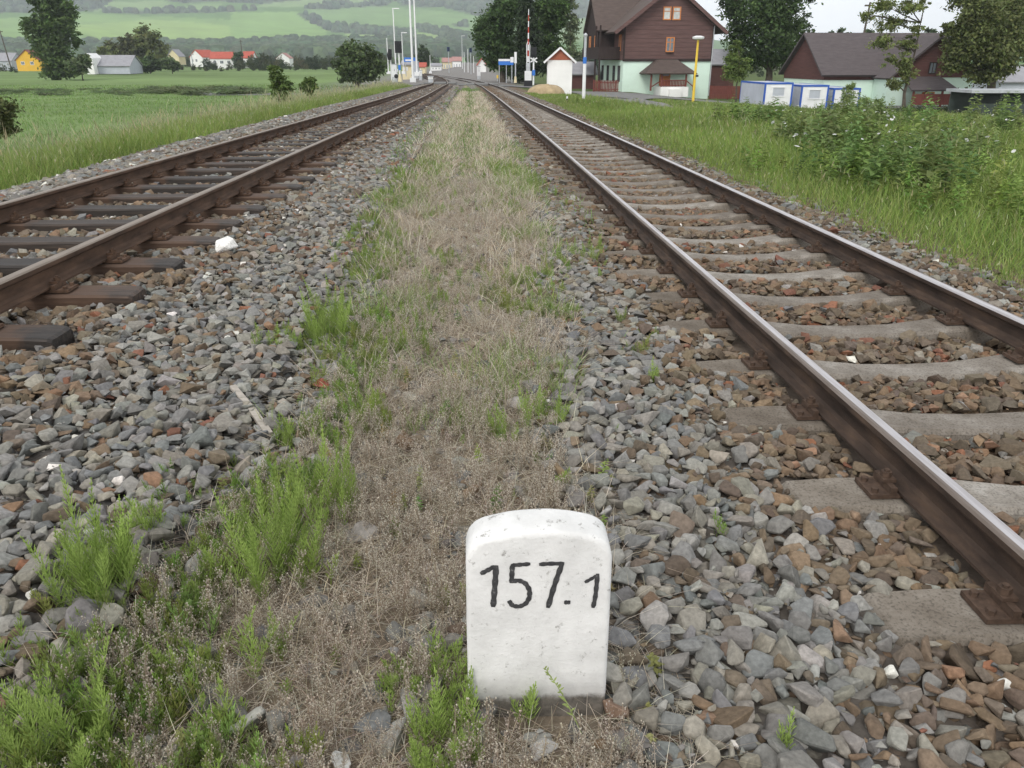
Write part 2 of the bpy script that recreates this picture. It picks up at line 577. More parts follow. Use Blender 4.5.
t.links.new(r6.outputs[0], mx5.inputs[6]); t.links.new(mx4.outputs[2], mx5.inputs[7])
t.links.new(mx5.outputs[2], b.inputs['Base Color'])
b.inputs['Roughness'].default_value = 0.95
b.inputs['Specular IOR Level'].default_value = 0.1
nb = noise(t, tcx.outputs['Object'], 26, 9, 0.72)
add_bump(t, b, nb.outputs['Fac'], 0.009, 0.5)
M['limewash'] = m
m, t, b = new_mat('worn black paint')
tcx = t.nodes.new('ShaderNodeTexCoord')
n1 = noise(t, tcx.outputs['Object'], 70, 6, 0.7)
r = ramp(t, n1.outputs['Fac'], [(0.35, (0.018, 0.018, 0.02)), (0.6, (0.05, 0.05, 0.052)), (0.75, (0.25, 0.25, 0.25))])
t.links.new(r.outputs[0], b.inputs['Base Color'])
b.inputs['Roughness'].default_value = 0.9
M['paint'] = m

# ------------------------------------------------------------------ ground sheet
ux = np.sinh(np.linspace(-8.2, 8.2, 380))
ux = ux / ux[-1] * 5200
ux = np.unique(np.concatenate([ux, _px, np.linspace(-9, 9, 91)]))
uy = np.concatenate([np.linspace(-8, 30, 160), np.geomspace(30.6, 6500, 170)])
gx, gy = np.meshgrid(ux, uy)
gz = ground(gx, gy)
V = np.stack([gx, gy, gz], -1).reshape(-1, 3)
nr, nc = gx.shape
idx = np.arange(nr * nc).reshape(nr, nc)
F4 = np.stack([idx[:-1, :-1], idx[:-1, 1:], idx[1:, 1:], idx[1:, :-1]], -1).reshape(-1, 4)


def strip_edges(y):
    """left and right edge of the dry strip between the tracks"""
    y = np.asarray(y, float)
    l = np.interp(y, [0, 1.5, 3.4, 8.7, 20, 60, 95], [-1.15, -1.06, -0.70, -0.95, -0.95, -0.6, -0.7])
    r_ = np.interp(y, [0, 1.5, 3.2, 8.6, 20, 60, 95], [0.28, 0.3, 0.36, 0.72, 0.8, 0.55, 0.2])
    wob = (fbm(y * 0.9, y * 0 + 3) - 0.5) * 0.5
    wob2 = (fbm(y * 0.9, y * 0 + 17) - 0.5) * 0.35
    return l + wob, r_ + wob2


def ground_col(x, y):
    n = fbm(x * 0.5 + 5, y * 0.5)[..., None]
    n2 = fbm(x * 0.07 + 2, y * 0.05)[..., None]
    green = np.array([0.085, 0.115, 0.042]) * (0.75 + 0.5 * n)
    meadow = np.array([0.150, 0.215, 0.085]) * (0.7 + 0.6 * n2) * (0.82 + 0.36 * fbm(x * .012 + 1, y * .11)[..., None])
    soil = np.array([0.205, 0.168, 0.128]) * (0.7 + 0.6 * n)
    grav = np.array([0.150, 0.138, 0.125]) * (0.7 + 0.6 * n)
    rusty = np.array([0.120, 0.086, 0.062]) * (0.7 + 0.6 * n)
    l, r_ = strip_edges(y)
    lc, rc = left_c(y), right_c(y)
    col = np.where(((x > -6.3) & (x < 4.5))[..., None], grav, green)
    near_rail = np.exp(-np.minimum(np.abs(x - lc), np.abs(x - rc)) ** 2 / 1.3)[..., None]
    col = col * (1 - near_rail) + rusty * near_rail
    m = (sstep(-0.15, 0.15, x - l) * sstep(-0.15, 0.15, r_ - x))[..., None]
    far = sstep(10, 30, y)[..., None]
    mid = soil * (1 - far) + (np.array([0.32, 0.28, 0.20]) * (0.65 + 0.7 * fbm(x * 1.2, y * 0.25)[..., None])) * far
    gp = (sstep(0.52, 0.6, fbm(x * 1.1 + 7, y * 0.22 + 1)) * 0.8)[..., None] * far
    mid = mid * (1 - gp) + np.array([0.13, 0.18, 0.06]) * gp
    col = col * (1 - m) + mid * m
    ed = sstep(3.7, 4.1, x)[..., None]
    col = col * (1 - ed) + np.array([0.15, 0.115, 0.085]) * (0.7 + 0.6 * n) * ed
    g = (sstep(6.1, 6.9, -x) + sstep(4.6, 5.6, x))[..., None]
    col = col * (1 - g) + green * g
    fl = sstep(9.5, 12, -x)[..., None]
    col = col * (1 - fl) + meadow * fl
    # beyond the crossing the railway yard is broad grey gravel
    yard = (sstep(94, 105, y) * sstep(-26, -14, x) * sstep(10, 4, x))[..., None]
    col = col * (1 - yard) + np.array([0.21, 0.20, 0.19]) * yard
    return col


np_object('ground', V, [F4], M['ground'], ground_col(gx, gy).reshape(-1, 3), smooth=True)['kind'] = 'structure'

# ------------------------------------------------------------------ hills with fields
az = np.radians(np.linspace(-48, 44, 640))
rr = np.geomspace(800, 5200, 200)
ga, gr = np.meshgrid(az, rr)
hx, hy = gr * np.sin(ga), gr * np.cos(ga)
azd = np.degrees(ga)
# crest height falls away to the right of the tracks
crest = np.interp(azd, [-48, -30, -12, 0, 6, 10, 16, 30, 44], [330, 330, 330, 300, 262, 175, 80, 50, 40])
rise = sstep(850, 4300, gr) * 0.62 + sstep(2100, 3600, gr) * 0.38
hz = -4 + crest * rise + (fbm(hx * 0.0016, hy * 0.0012) - 0.5) * 60 * sstep(900, 1900, gr) * (crest / 330)
hz += (fbm(hx * 0.006, hy * 0.005) - 0.5) * 9 * sstep(950, 1500, gr)
HV = np.stack([hx, hy, hz], -1).reshape(-1, 3)


def pnpoly(px, py, poly):
    c = np.zeros(px.shape, bool)
    j = len(poly) - 1
    for i in range(len(poly)):
        xi, yi = poly[i]; xj, yj = poly[j]
        if yi != yj:
            c ^= ((yi > py) != (yj > py)) & (px < (xj - xi) * (py - yi) / (yj - yi) + xi)
        j = i
    return c


hpx, hpy, _ = proj(HV)
hpx = hpx + (fbm(HV[:, 0] * .01, HV[:, 1] * .01) - .5) * 8
hpy = hpy + (fbm(HV[:, 0] * .012 + 4, HV[:, 1] * .01) - .5) * 2.2
hcol = np.tile(np.array([0.115, 0.215, 0.055]), (len(HV), 1))
FIELDS = [  # outlines of the fields as seen on the slope, with their crop colour
    ([(-60, 22), (90, 14), (250, 20), (240, 46), (60, 44), (-60, 40)], (0.19, 0.31, 0.085)),
    ([(60, 26), (150, 20), (330, 30), (250, 46), (130, 46)], (0.25, 0.37, 0.10)),
    ([(230, 12), (300, 12), (326, 33), (320, 40), (230, 46)], (0.20, 0.33, 0.09)),
    ([(305, 9), (380, 7), (440, 11), (520, 22), (520, 40), (430, 27), (330, 24), (312, 16)], (0.17, 0.28, 0.095)),
    ([(340, 30), (420, 33), (520, 46), (520, 50), (410, 42), (350, 40)], (0.25, 0.36, 0.11)),
    ([(90, 12), (110, 2), (165, 1), (170, 8)], (0.20, 0.30, 0.11)),
    ([(180, 11), (190, 4), (222, 3), (218, 9)], (0.20, 0.31, 0.11)),
    ([(255, 7), (270, 1), (330, -2), (390, -1), (380, 3), (310, 6)], (0.21, 0.31, 0.12)),
    ([(540, 22), (560, 12), (600, 24), (600, 40), (540, 44)], (0.20, 0.29, 0.12)),
]
WOODS = [
    [(-80, 14), (70, 13), (92, 12), (110, 2), (60, -30), (-80, -30)],
    [(165, 10), (180, 11), (222, 9), (256, 9), (256, 11), (200, 13), (80, 13)],
    [(168, 1), (182, 3), (222, 1), (256, 4), (330, -3), (330, -30), (160, -30)],
    [(300, 8), (330, 3), (390, 2), (386, 6), (330, 9)],
    [(392, 1), (520, 14), (640, 22), (640, -40), (330, -40), (330, -3)],
    [(400, 6), (440, 7), (480, 16), (520, 20), (520, 12), (400, 2)],
    [(295, 13), (303, 13), (326, 25), (330, 30), (318, 27)],
    [(326, 25), (350, 26), (378, 29), (412, 33), (412, 37), (360, 34), (330, 32)],
    [(414, 27), (435, 28), (470, 38), (520, 44), (520, 48), (450, 38), (420, 32)],
    [(452, 24), (468, 24), (468, 27), (454, 27)],
    [(350, 43), (420, 42), (520, 50), (520, 58), (350, 56)],
    [(-60, 41), (80, 45), (230, 46), (300, 42), (350, 44), (350, 60), (-60, 60)],
]
for poly, c in FIELDS:
    k = pnpoly(hpx, hpy, poly)
    hcol[k] = np.array(c)
wood = np.zeros(len(HV), bool)
for poly in WOODS:
    wood |= pnpoly(hpx, hpy, poly)
hcol[wood] = (0.072, 0.105, 0.056)
nr, nc = gr.shape
idx = np.arange(nr * nc).reshape(nr, nc)
HF = np.stack([idx[:-1, 1:], idx[:-1, :-1], idx[1:, :-1], idx[1:, 1:]], -1).reshape(-1, 4)
np_object('hills', HV, [HF[:, ::-1]], M['hill'], hcol, smooth=True)['kind'] = 'structure'


# ------------------------------------------------------------------ templates & scattering
def ico(sub, seed, jit=0.2):
    bm = bmesh.new()
    bmesh.ops.create_icosphere(bm, subdivisions=sub, radius=1)
    rs = np.random.default_rng(seed)
    v = np.array([x.co[:] for x in bm.verts]); v *= 1 + (rs.random((len(v), 1)) - .5) * 2 * jit
    f = np.array([[l.index for l in p.verts] for p in bm.faces])
    bm.free()
    return v, f


def scatter(tv, tf, pos, scl, rz, cols, tilt=None):
    """many copies of one template in one pair of arrays"""
    n = len(pos)
    scl = np.asarray(scl, float)
    if scl.ndim == 1: scl = np.repeat(scl[:, None], 3, 1)
    c, s = np.cos(rz), np.sin(rz)
    P = tv[None] * scl[:, None, :]
    if tilt is not None:
        ca, sa = np.cos(tilt), np.sin(tilt)
        y, z = P[..., 1].copy(), P[..., 2].copy()
        P[..., 1] = y * ca[:, None] - z * sa[:, None]
        P[..., 2] = y * sa[:, None] + z * ca[:, None]
    x, y = P[..., 0].copy(), P[..., 1].copy()
    P[..., 0] = x * c[:, None] - y * s[:, None]
    P[..., 1] = x * s[:, None] + y * c[:, None]
    P += pos[:, None, :]
    Fx = tf[None] + (np.arange(n) * len(tv))[:, None, None]
    if cols.ndim == 2: cols = np.repeat(cols[:, None, :], len(tv), 1)
    return P.reshape(-1, 3), Fx.reshape(-1, tf.shape[1]), cols.reshape(-1, 3)


class Bag:
    """arrays of many shapes that become one mesh"""
    def __init__(s): s.V, s.F, s.Cc, s.n = [], {}, [], 0

    def add(s, V, F, Cc):
        if len(V) == 0: return
        s.V.append(V); s.Cc.append(Cc)
        s.F.setdefault(F.shape[1], []).append(F + s.n)
        s.n += len(V)

    def build(s, name, mat, parent=None, smooth=False):
        return np_object(name, np.concatenate(s.V), [np.concatenate(f) for f in s.F.values()], mat, np.concatenate(s.Cc), parent, smooth)


def blades(pos, h, wd, lean, col, seg=2, droop=0.35, tip=None):
    """grass blades: pos (n,3), height, width, lean (n), colour (n,3)"""
    n = len(pos)
    a = rng.random(n) * 2 * np.pi
    d = np.stack([np.cos(a), np.sin(a)], -1)
    b = a + np.pi / 2 + (rng.random(n) - .5) * 1.5
    wv = np.stack([np.cos(b), np.sin(b)], -1)
    rows = []
    for k in range(seg + 1):
        t = k / seg
        off = (lean * (t + droop * t * t))[:, None] * d * h[:, None]
        zz = h * (t - 0.35 * lean * t * t)
        c = np.concatenate([pos[:, :2] + off, (pos[:, 2] + zz)[:, None]], 1)
        if k < seg:
            w2 = (wd * (1 - 0.55 * t))[:, None] * wv * 0.5
            rows.append(np.concatenate([c[:, :2] - w2, c[:, 2:]], 1))
            rows.append(np.concatenate([c[:, :2] + w2, c[:, 2:]], 1))
        else:
            rows.append(c)
    m = len(rows)
    V = np.stack(rows, 1).reshape(-1, 3)
    base = (np.arange(n) * m)[:, None]
    out = []
    cc = np.repeat(col[:, None, :], m, 1)
    if tip is not None:
        cc[:, -1] = tip; cc[:, -2] = 0.5 * (cc[:, -2] + tip); cc[:, -3] = 0.5 * (cc[:, -3] + tip)
    cc = cc.reshape(-1, 3)
    quads = [base + np.array([[2 * k, 2 * k + 1, 2 * k + 3, 2 * k + 2]]) for k in range(seg - 1)]
    tri = base + np.array([[2 * seg - 2, 2 * seg - 1, 2 * seg]])
    return V, quads, tri, cc


def add_blades(bag, *a, **k):
    if len(a[0]) == 0: return
    V, quads, tri, cc = blades(*a, **k)
    n0 = bag.n
    bag.V.append(V); bag.Cc.append(cc); bag.n += len(V)
    for q in quads: bag.F.setdefault(4, []).append(q + n0)
    bag.F.setdefault(3, []).append(tri + n0)


def vary(col, n, v=0.25, hue=0.12):
    col = np.asarray(col, float)
    if col.ndim == 1: col = np.tile(col, (n, 1))
    return np.clip(col * (1 + (rng.random((n, 1)) - .5) * 2 * v) * (1 + (rng.random((n, 3)) - .5) * 2 * hue), 0.003, 0.9)


# woods on the hillsides: a far mass of rough crowns
wi = np.where(wood & (hpx > -120) & (hpx < 1100) & (hpy > -45))[0]
wi = rng.choice(wi, min(9000, len(wi)), replace=False)
tv, tf = ico(2, 3, 0.22)
bagw = Bag()
pos = HV[wi] + np.stack([(rng.random(len(wi)) - .5) * 16, (rng.random(len(wi)) - .5) * 24, np.full(len(wi), 3.0)], -1)
sz = 6 + 6 * rng.random(len(wi))
bagw.add(*scatter(tv, tf, pos, np.stack([sz, sz, sz * 1.1], -1), rng.random(len(wi)) * 6.28, vary((0.072, 0.104, 0.055), len(wi), 0.35)))
o = bagw.build('hillside_woods', M['wood_far'])
tag(o, 'dark bluish woods and hedgerows striping the far green hills', 'woods', kind='stuff')

# ------------------------------------------------------------------ trees
def crown_mesh(lobes, nleaf, leaf, col, seed, var=0.3, shell=0.55):
    """leaf faces spread through a set of lobes (x,y,z,rx,rz)"""
    rs = np.random.default_rng(seed)
    lob = np.array(lobes, float)
    vol = lob[:, 3] ** 2 * lob[:, 4]
    pick = rs.choice(len(lob), nleaf, p=vol ** 0.75 / (vol ** 0.75).sum())
    # leaves gather in twig clumps
    ncl = max(40, nleaf // 28)
    cl_lobe = rs.choice(len(lob), ncl, p=vol ** 0.75 / (vol ** 0.75).sum())
    d = rs.normal(size=(ncl, 3)); d /= np.linalg.norm(d, axis=1, keepdims=True)
    rad = (shell + (1 - shell) * rs.random(ncl)) * (0.82 + 0.36 * rs.random(ncl))
    L = lob[cl_lobe]
    cc = L[:, :3] + d * rad[:, None] * np.stack([L[:, 3], L[:, 3], L[:, 4]], -1)
    cs = (0.10 + 0.16 * rs.random(ncl)) * L[:, 3]
    ctone = 0.58 + 0.84 * rs.random(ncl)
    k = rs.integers(0, ncl, nleaf)
    p = cc[k] + rs.normal(size=(nleaf, 3)) * cs[k][:, None] * np.array([1, 1, 0.62])
    a = rs.random(nleaf) * 6.283
    nrm = np.stack([np.cos(a) * 0.75, np.sin(a) * 0.75, 0.2 + rs.random(nleaf)], -1) + 0.3 * d[k]
    nrm /= np.linalg.norm(nrm, axis=1, keepdims=True)
    t1 = np.cross(nrm, rs.normal(size=(nleaf, 3))); t1 /= np.linalg.norm(t1, axis=1, keepdims=True)
    t2 = np.cross(nrm, t1)
    s = leaf * (0.6 + 0.8 * rs.random(nleaf))[:, None]
    V = np.stack([p - t1 * s, p + t2 * s * 0.5 - nrm * s * .1, p + t1 * s, p - t2 * s * 0.5 + nrm * s * .1], 1).reshape(-1, 3)
    F = np.arange(nleaf * 4).reshape(-1, 4)
    c = 1.28 * np.asarray(col)[None] * ctone[k][:, None] * (1 + (rs.random((nleaf, 1)) - .5) * 2 * var * 0.7) * (1 + (rs.random((nleaf, 3)) - .5) * 0.16)
    return V, F, np.repeat(np.clip(c, 0.004, 0.8), 4, 0)


def trunk_mb(h, r0, lobes, seed):
    rs = random.Random(seed)
    mb = MB()
    pts = [(rs.uniform(-.02, .02) * h * (i > 0), rs.uniform(-.02, .02) * h * (i > 0), h * i / 5) for i in range(6)]
    mb.tube(pts, [r0 * (1.25 if i == 0 else 1 - 0.16 * i) for i in range(6)], 8)
    for (x, y, z, rx, rz) in lobes:
        z0 = max(0.15 * h, min(h, z - rz * 0.9))
        f = z0 / h
        s = (pts[min(5, int(f * 5))][0], pts[min(5, int(f * 5))][1], z0)
        mid = ((s[0] + x) / 2 + rs.uniform(-.2, .2) * rx, (s[1] + y) / 2 + rs.uniform(-.2, .2) * rx, (z0 + z) / 2)
        mb.tube([s, mid, (x, y, z)], [r0 * 0.42, r0 * 0.28, r0 * 0.08], 6, cap=False)
        for q in range(3):
            a = rs.uniform(0, 6.28)
            mb.tube([mid, (x + math.cos(a) * rx * .5, y + math.sin(a) * rx * .5, z + rs.uniform(-.2, .4) * rz)], [r0 * 0.2, r0 * 0.04], 5, cap=False)
    return mb


def tree(name, label, loc, lobes, nleaf, leaf, col, seed, trunk=None, cat='tree', group=None, shell=0.55, var=0.3, bark=None):
    o = empty(name, loc, label, cat, group=group)
    V, F, cc = crown_mesh(lobes, nleaf, leaf, col, seed, var, shell)
    np_object('crown' if cat != 'bush' else 'foliage', V, [F], M['leaf'], cc, o)
    if trunk:
        trunk_mb(trunk[0], trunk[1], lobes, seed).build('trunk' if cat != 'bush' else 'stem', bark or M['bark'], o)
    return o


def lobes_px(Y, base_px, base_py, circles, depth=1.0):
    """lobe list (local metres) from circles (px, py, rx, ry) seen at distance Y; base point too"""
    b0 = at(base_px, base_py, Y)
    k = Y / 863.0
    out = []
    rs = random.Random(int(base_px * 7 + Y))
    for (px, py, rx, ry) in circles:
        p = at(px, py, Y)
        out.append((p[0] - b0[0], rs.uniform(-.6, .6) * rx * k * depth, p[2] - b0[2], rx * k, ry * k))
    return b0, out


def px_tree(name, label, Y, base, circles, nleaf, leaf, col, seed, trunk_r=0.25, cat='tree', group=None, shell=0.5, var=0.3, sink=0.15):
    b0, lob = lobes_px(Y, base[0], base[1], circles)
    gzz = float(ground(b0[0], b0[1]))
    dz = b0[2] - gzz
    lob = [(x, y, z + dz, rx, rz) for x, y, z, rx, rz in lob]
    top = max(z + rz * .3 for x, y, z, rx, rz in lob)
    return tree(name, label, (b0[0], b0[1], gzz - sink * 0.3), lob, nleaf, leaf, col, seed,
                (max(0.6, top * 0.8), trunk_r), cat, group, shell, var)


G_K = 1
G_DARK, G_MID, G_OLIVE, G_LITE = (0.045, 0.075, 0.024), (0.066, 0.112, 0.03), (0.09, 0.108, 0.032), (0.115, 0.16, 0.042)
px_tree('broadleaf_tree', 'tall dark green tree standing alone in the field on the left', 165, (57, 75),
        [(50, 12, 17, 17), (38, 30, 12, 13), (60, 28, 15, 15), (48, 2, 13, 13), (66, 8, 9, 11), (52, 48, 16, 14), (62, 60, 14, 12), (58, 71, 13, 6), (74, 40, 7, 8), (30, 22, 7, 6), (70, 70, 9, 6)],
        17000, 0.34, (0.062, 0.098, 0.03), 11, 0.5, shell=0.3)
for i, (lab, base, circ, col) in enumerate([
    ('tall rounded olive tree in the middle of the tree group beyond the field', (150, 68), [(149, 40, 12, 12), (156, 52, 11, 12), (142, 54, 9, 12), (150, 60, 12, 8)], (0.10, 0.118, 0.042)),
    ('brownish tree on the left side of the tree group behind the barn', (130, 68), [(130, 48, 9, 11), (128, 58, 9, 9), (134, 60, 7, 8)], (0.095, 0.105, 0.045)),
    ('low pale olive tree behind the grey barn roof', (110, 66), [(112, 52, 9, 9), (106, 56, 7, 8)], (0.11, 0.13, 0.05)),
]):
    px_tree('field_edge_tree', lab, 270, base, circ, 4200, 0.6, col, 30 + i, 0.4, group='trees round the grey barn')
for i, (lab, base, circ, col) in enumerate([
    ('dark bush directly below the olive tree group, nearest the barn', (130, 70), [(127, 65, 6, 6), (135, 64, 6, 6)], G_DARK),
    ('broad dark bush under the tallest olive tree beyond the field', (150, 70), [(148, 64, 9, 7), (156, 65, 6, 5)], G_DARK),
    ('grey green bush at the right end of the olive tree group', (172, 69), [(168, 63, 7, 6), (175, 65, 5, 4)], (0.07, 0.10, 0.04)),
    ('grey green bush pressed against the foot of the lone tall field tree', (82, 74), [(80, 66, 9, 9), (84, 60, 6, 6)], (0.08, 0.11, 0.048)),
]):
    px_tree('shrub', lab, 240 if i < 3 else 163, base, circ, 1800, 0.45, col, 40 + i, 0.12, 'bush', group='bushes at the field edge')
px_tree('broadleaf_tree', 'broad grey green bushy tree left of the tall light masts', 118, (357, 76),
        [(352, 48, 12, 10), (365, 56, 13, 12), (346, 62, 12, 11), (374, 64, 11, 10), (358, 66, 17, 9), (340, 52, 6, 6), (352, 71, 15, 6), (370, 72, 13, 6), (346, 75, 11, 5), (360, 77, 15, 5)],
        9000, 0.26, (0.068, 0.098, 0.038), 12, 0.3, shell=0.35)
px_tree('shrub', 'taller of two green bushes on the grassy bank beside the left track', 42, (281, 97),
        [(276, 74, 8, 9), (283, 84, 8, 9), (279, 91, 9, 7), (274, 82, 6, 8), (284, 96, 9, 5), (276, 95, 7, 5)], 4200, 0.07, (0.085, 0.125, 0.036), 13, 0.04, 'bush', shell=0.2, group='bushes on the left bank')
px_tree('shrub', 'smaller round green bush on the bank beside the taller one', 46, (309, 91),
        [(309, 80, 7, 8), (305, 85, 6, 5), (313, 84, 5, 6), (309, 90, 8, 5)], 2200, 0.07, (0.085, 0.125, 0.036), 14, 0.04, 'bush', shell=0.2, group='bushes on the left bank')
px_tree('shrub', 'dark brownish bush cut off by the left edge above the bank', 26, (-6, 138),
        [(-8, 108, 20, 15), (4, 124, 14, 13), (-14, 128, 16, 13), (6, 108, 9, 9)], 5200, 0.06, (0.075, 0.088, 0.032), 15, 0.05, 'bush', shell=0.25)
# behind the station sign and barrier
px_tree('broadleaf_tree', 'large dark leafy tree at the left edge of the clump by the station sign', 108, (502, 78),
        [(497, 26, 17, 17), (488, 40, 15, 15), (506, 10, 15, 15), (502, 48, 16, 15), (485, 28, 11, 10), (512, 64, 15, 12), (496, 60, 11, 10), (514, -6, 12, 12)],
        20000, 0.2, (0.052, 0.088, 0.03), 16, 0.4, shell=0.35)
px_tree('conifer_tree', 'near black conifer in the middle of the clump behind the barrier', 104, (527, 78),
        [(527, 0, 7, 14), (526, 20, 11, 16), (528, 42, 14, 16), (527, 62, 16, 13), (522, 74, 12, 6)],
        13000, 0.18, (0.035, 0.052, 0.026), 17, 0.35, shell=0.35)
px_tree('broadleaf_tree', 'leafy green tree right of the dark conifer, behind the white hut', 112, (550, 78),
        [(546, 8, 15, 15), (554, 24, 12, 14), (542, 34, 12, 14), (552, 48, 11, 13), (540, 58, 12, 12), (560, 8, 9, 9), (550, 66, 12, 8)],
        14000, 0.2, (0.062, 0.104, 0.032), 18, 0.35, shell=0.35)
px_tree('birch_tree', 'thin hazy birch rising between the hut and the wooden station house', 150, (570, 76),
        [(566, 2, 10, 12), (572, 20, 9, 12), (570, 38, 9, 11), (562, 20, 7, 10), (572, 54, 9, 10)],
        4500, 0.24, (0.11, 0.135, 0.07), 19, 0.2, shell=0.15)
px_tree('broadleaf_tree', 'huge dark green tree between the station house and the containers', 102, (768, 84),
        [(752, 10, 22, 20), (780, 6, 24, 20), (768, 34, 24, 20), (742, 34, 16, 16), (795, 30, 16, 18), (756, 58, 20, 14), (785, 56, 20, 15), (735, 8, 14, 12), (765, -20, 26, 16), (728, -2, 10, 10), (806, -8, 12, 10)],
        26000, 0.2, (0.052, 0.086, 0.028), 20, 0.5, shell=0.35)
px_tree('young_tree', 'small light green tree left of the white containers', 74, (736, 97),
        [(736, 52, 9, 11), (732, 64, 9, 9), (742, 66, 8, 9), (736, 74, 11, 7), (737, 44, 5, 6)],
        5200, 0.10, (0.095, 0.135, 0.036), 21, 0.09, shell=0.25)
px_tree('birch_tree', 'sparse leaning tree with gaps in front of the low brown house', 66, (903, 114),
        [(882, 4, 15, 8), (906, 6, 14, 9), (896, 22, 15, 9), (880, 42, 12, 8), (908, 44, 9, 8), (903, 62, 9, 12), (898, 82, 9, 10), (914, 28, 8, 9), (870, 14, 9, 6), (922, 2, 6, 8), (905, 74, 9, 10), (892, 60, 8, 8)],
        8000, 0.11, (0.125, 0.15, 0.05), 22, 0.14, shell=0.1)
px_tree('broadleaf_tree', 'large olive green tree overhanging the right end of the brown house', 68, (985, 108),
        [(975, 20, 22, 22), (1000, 28, 20, 20), (962, 44, 18, 16), (990, 52, 22, 16), (1010, 8, 18, 18), (960, 62, 14, 12), (985, 74, 18, 12), (1016, 46, 14, 16), (980, -8, 24, 16), (952, 28, 9, 10), (968, 30, 14, 14), (1000, 62, 16, 14)],
        36000, 0.15, (0.105, 0.125, 0.045), 23, 0.4, shell=0.35)
px_tree('broadleaf_tree', 'dark tree at the right edge behind the olive tree', 84, (1030, 100),
        [(1024, 10, 20, 24), (1030, 40, 18, 20), (1008, -10, 16, 16)], 9000, 0.2, (0.045, 0.07, 0.026), 24, 0.4, shell=0.4)
px_tree('shrub', 'pale green tall bush at the right end of the containers', 50, (845, 124),
        [(846, 96, 10, 10), (838, 108, 9, 9), (852, 110, 9, 9), (848, 86, 6, 6), (866, 100, 9, 6), (880, 104, 8, 6)], 3600, 0.06, (0.15, 0.20, 0.075), 25, 0.04, 'bush', shell=0.15)
for i, (lab, base, cx, col) in enumerate([
    ('tree top showing over the left end of the brown house ridge', 838, 838, (0.06, 0.09, 0.04)),
    ('tree top showing over the middle of the brown house ridge', 868, 866, (0.065, 0.095, 0.04)),
    ('tree top between the leaning tree and the big olive tree', 935, 934, (0.06, 0.09, 0.04))]):
    px_tree('distant_tree', lab, 150, (base, 84), [(cx, 38, 9, 10), (cx - 8, 46, 10, 10), (cx + 9, 45, 9, 10), (cx, 58, 14, 12)], 2600, 0.4, col, 60 + i, 0.3, group='trees behind the brown house')
px_tree('distant_tree', 'round dark tree far off beside the yellow building', 260, (423, 69),
        [(423, 54, 6, 7), (419, 60, 5, 6), (427, 60, 5, 6)], 2500, 0.4, (0.05, 0.075, 0.034), 66, 0.3)
px_tree('cypress_tree', 'narrow dark green tree among the red roofed village houses', 380, (238, 69),
        [(238, 58, 5, 7), (239, 64, 5, 5)], 1600, 0.6, (0.045, 0.08, 0.03), 67, 0.3)

# the tree belt round the village: a far wood
bag = Bag()
tmpl = []
for s in range(4):
    v, f_, c = crown_mesh([(0, 0, .62, .42, .38), (.2, .1, .45, .35, .3), (-.2, -.1, .42, .34, .28), (0, 0, .28, .4, .2)], 420, 0.075, (1, 1, 1), 90 + s, 0.3, 0.5)
    tmpl.append((v, f_, c))
spots = []
for (x0, x1, y0, y1, D0, D1, n, hp) in [(-40, 460, 62, 69, 420, 620, 150, 8), (200, 400, 60, 68, 330, 420, 60, 9), (-40, 480, 52, 62, 650, 900, 170, 6),
                                        (540, 620, 60, 68, 300, 600, 34, 14), (690, 1060, 60, 72, 230, 420, 40, 10), (470, 560, 60, 66, 300, 700, 30, 8), (250, 345, 62, 70, 300, 340, 14, 12), (160, 310, 62, 66, 290, 370, 30, 6), (-20, 60, 62, 66, 250, 290, 8, 6)]:
    for _ in range(n):
        Y = rng.uniform(D0, D1); px = rng.uniform(x0, x1)
        spots.append((px, Y, hp * rng.uniform(0.7, 1.5)))
for px, Y, hh in spots:
    X = at(px, 62, Y)[0]
    hgt = hh * Y / 863
    zz = float(ground(X, Y))
    if Y > 800: zz = max(zz, -3.5)
    v, f_, c = tmpl[rng.integers(0, 4)]
    tone = vary(rng.choice([(0.06, 0.085, 0.036), (0.085, 0.11, 0.045), (0.11, 0.125, 0.055), (0.045, 0.07, 0.032)]), 1, 0.2)
    a = rng.random() * 6.28
    bag.add(*scatter(v, f_, np.array([[X, Y, zz - .3]]), np.array([[hgt * .8, hgt * .8, hgt]]), np.array([a]), (c * tone)[None]))
tag(bag.build('valley_woods', M['leaf']), 'hazy belt of trees and bushes round the far village', 'woods', kind='stuff')
# ------------------------------------------------------------------ railway tracks
RAIL_H = 0.149
HALF = [(0, 0), (-.013, 0), (-.026, -.0010), (-.0335, -.010), (-.035, -.030), (-.033, -.037), (-.009, -.051), (-.0072, -.078), (-.0085, -.112), (-.020, -.128), (-.0625, -.138), (-.0625, -.149)]
PROF = HALF + [(-x, z) for x, z in HALF[::-1][:-1]]
NP_ = len(PROF)


# the wheels keep the gauge side of the head bright; the field side browns over
HM = {0: 1, 1: 2, 2: 2, NP_ - 1: 1, NP_ - 2: 1, NP_ - 3: 1}


def make_rail(parent, cfun, zfun, off, head, ys):
    cx, zz = cfun(ys) + off, zfun(ys)
    vs, fs, ms = [], [], []
    for x, y, z in zip(cx, ys, zz):
        vs += [(x + px, y, z + pz) for px, pz in PROF]
    for i in range(len(ys) - 1):
        for k in range(NP_):
            k2 = (k + 1) % NP_
            fs.append((i * NP_ + k, i * NP_ + k2, (i + 1) * NP_ + k2, (i + 1) * NP_ + k))
            ms.append(HM.get(k if off < 0 else NP_ - 1 - k, 0))
    fs.append(tuple(range(NP_))); ms.append(0)
    mb = MB(); mb.v, mb.f, mb.m = vs, fs, ms
    return mb.build('rail', [M['rail'] if head is M['head'] else M['rail_rusty'], head, M['head_side'] if head is M['head'] else head], parent)


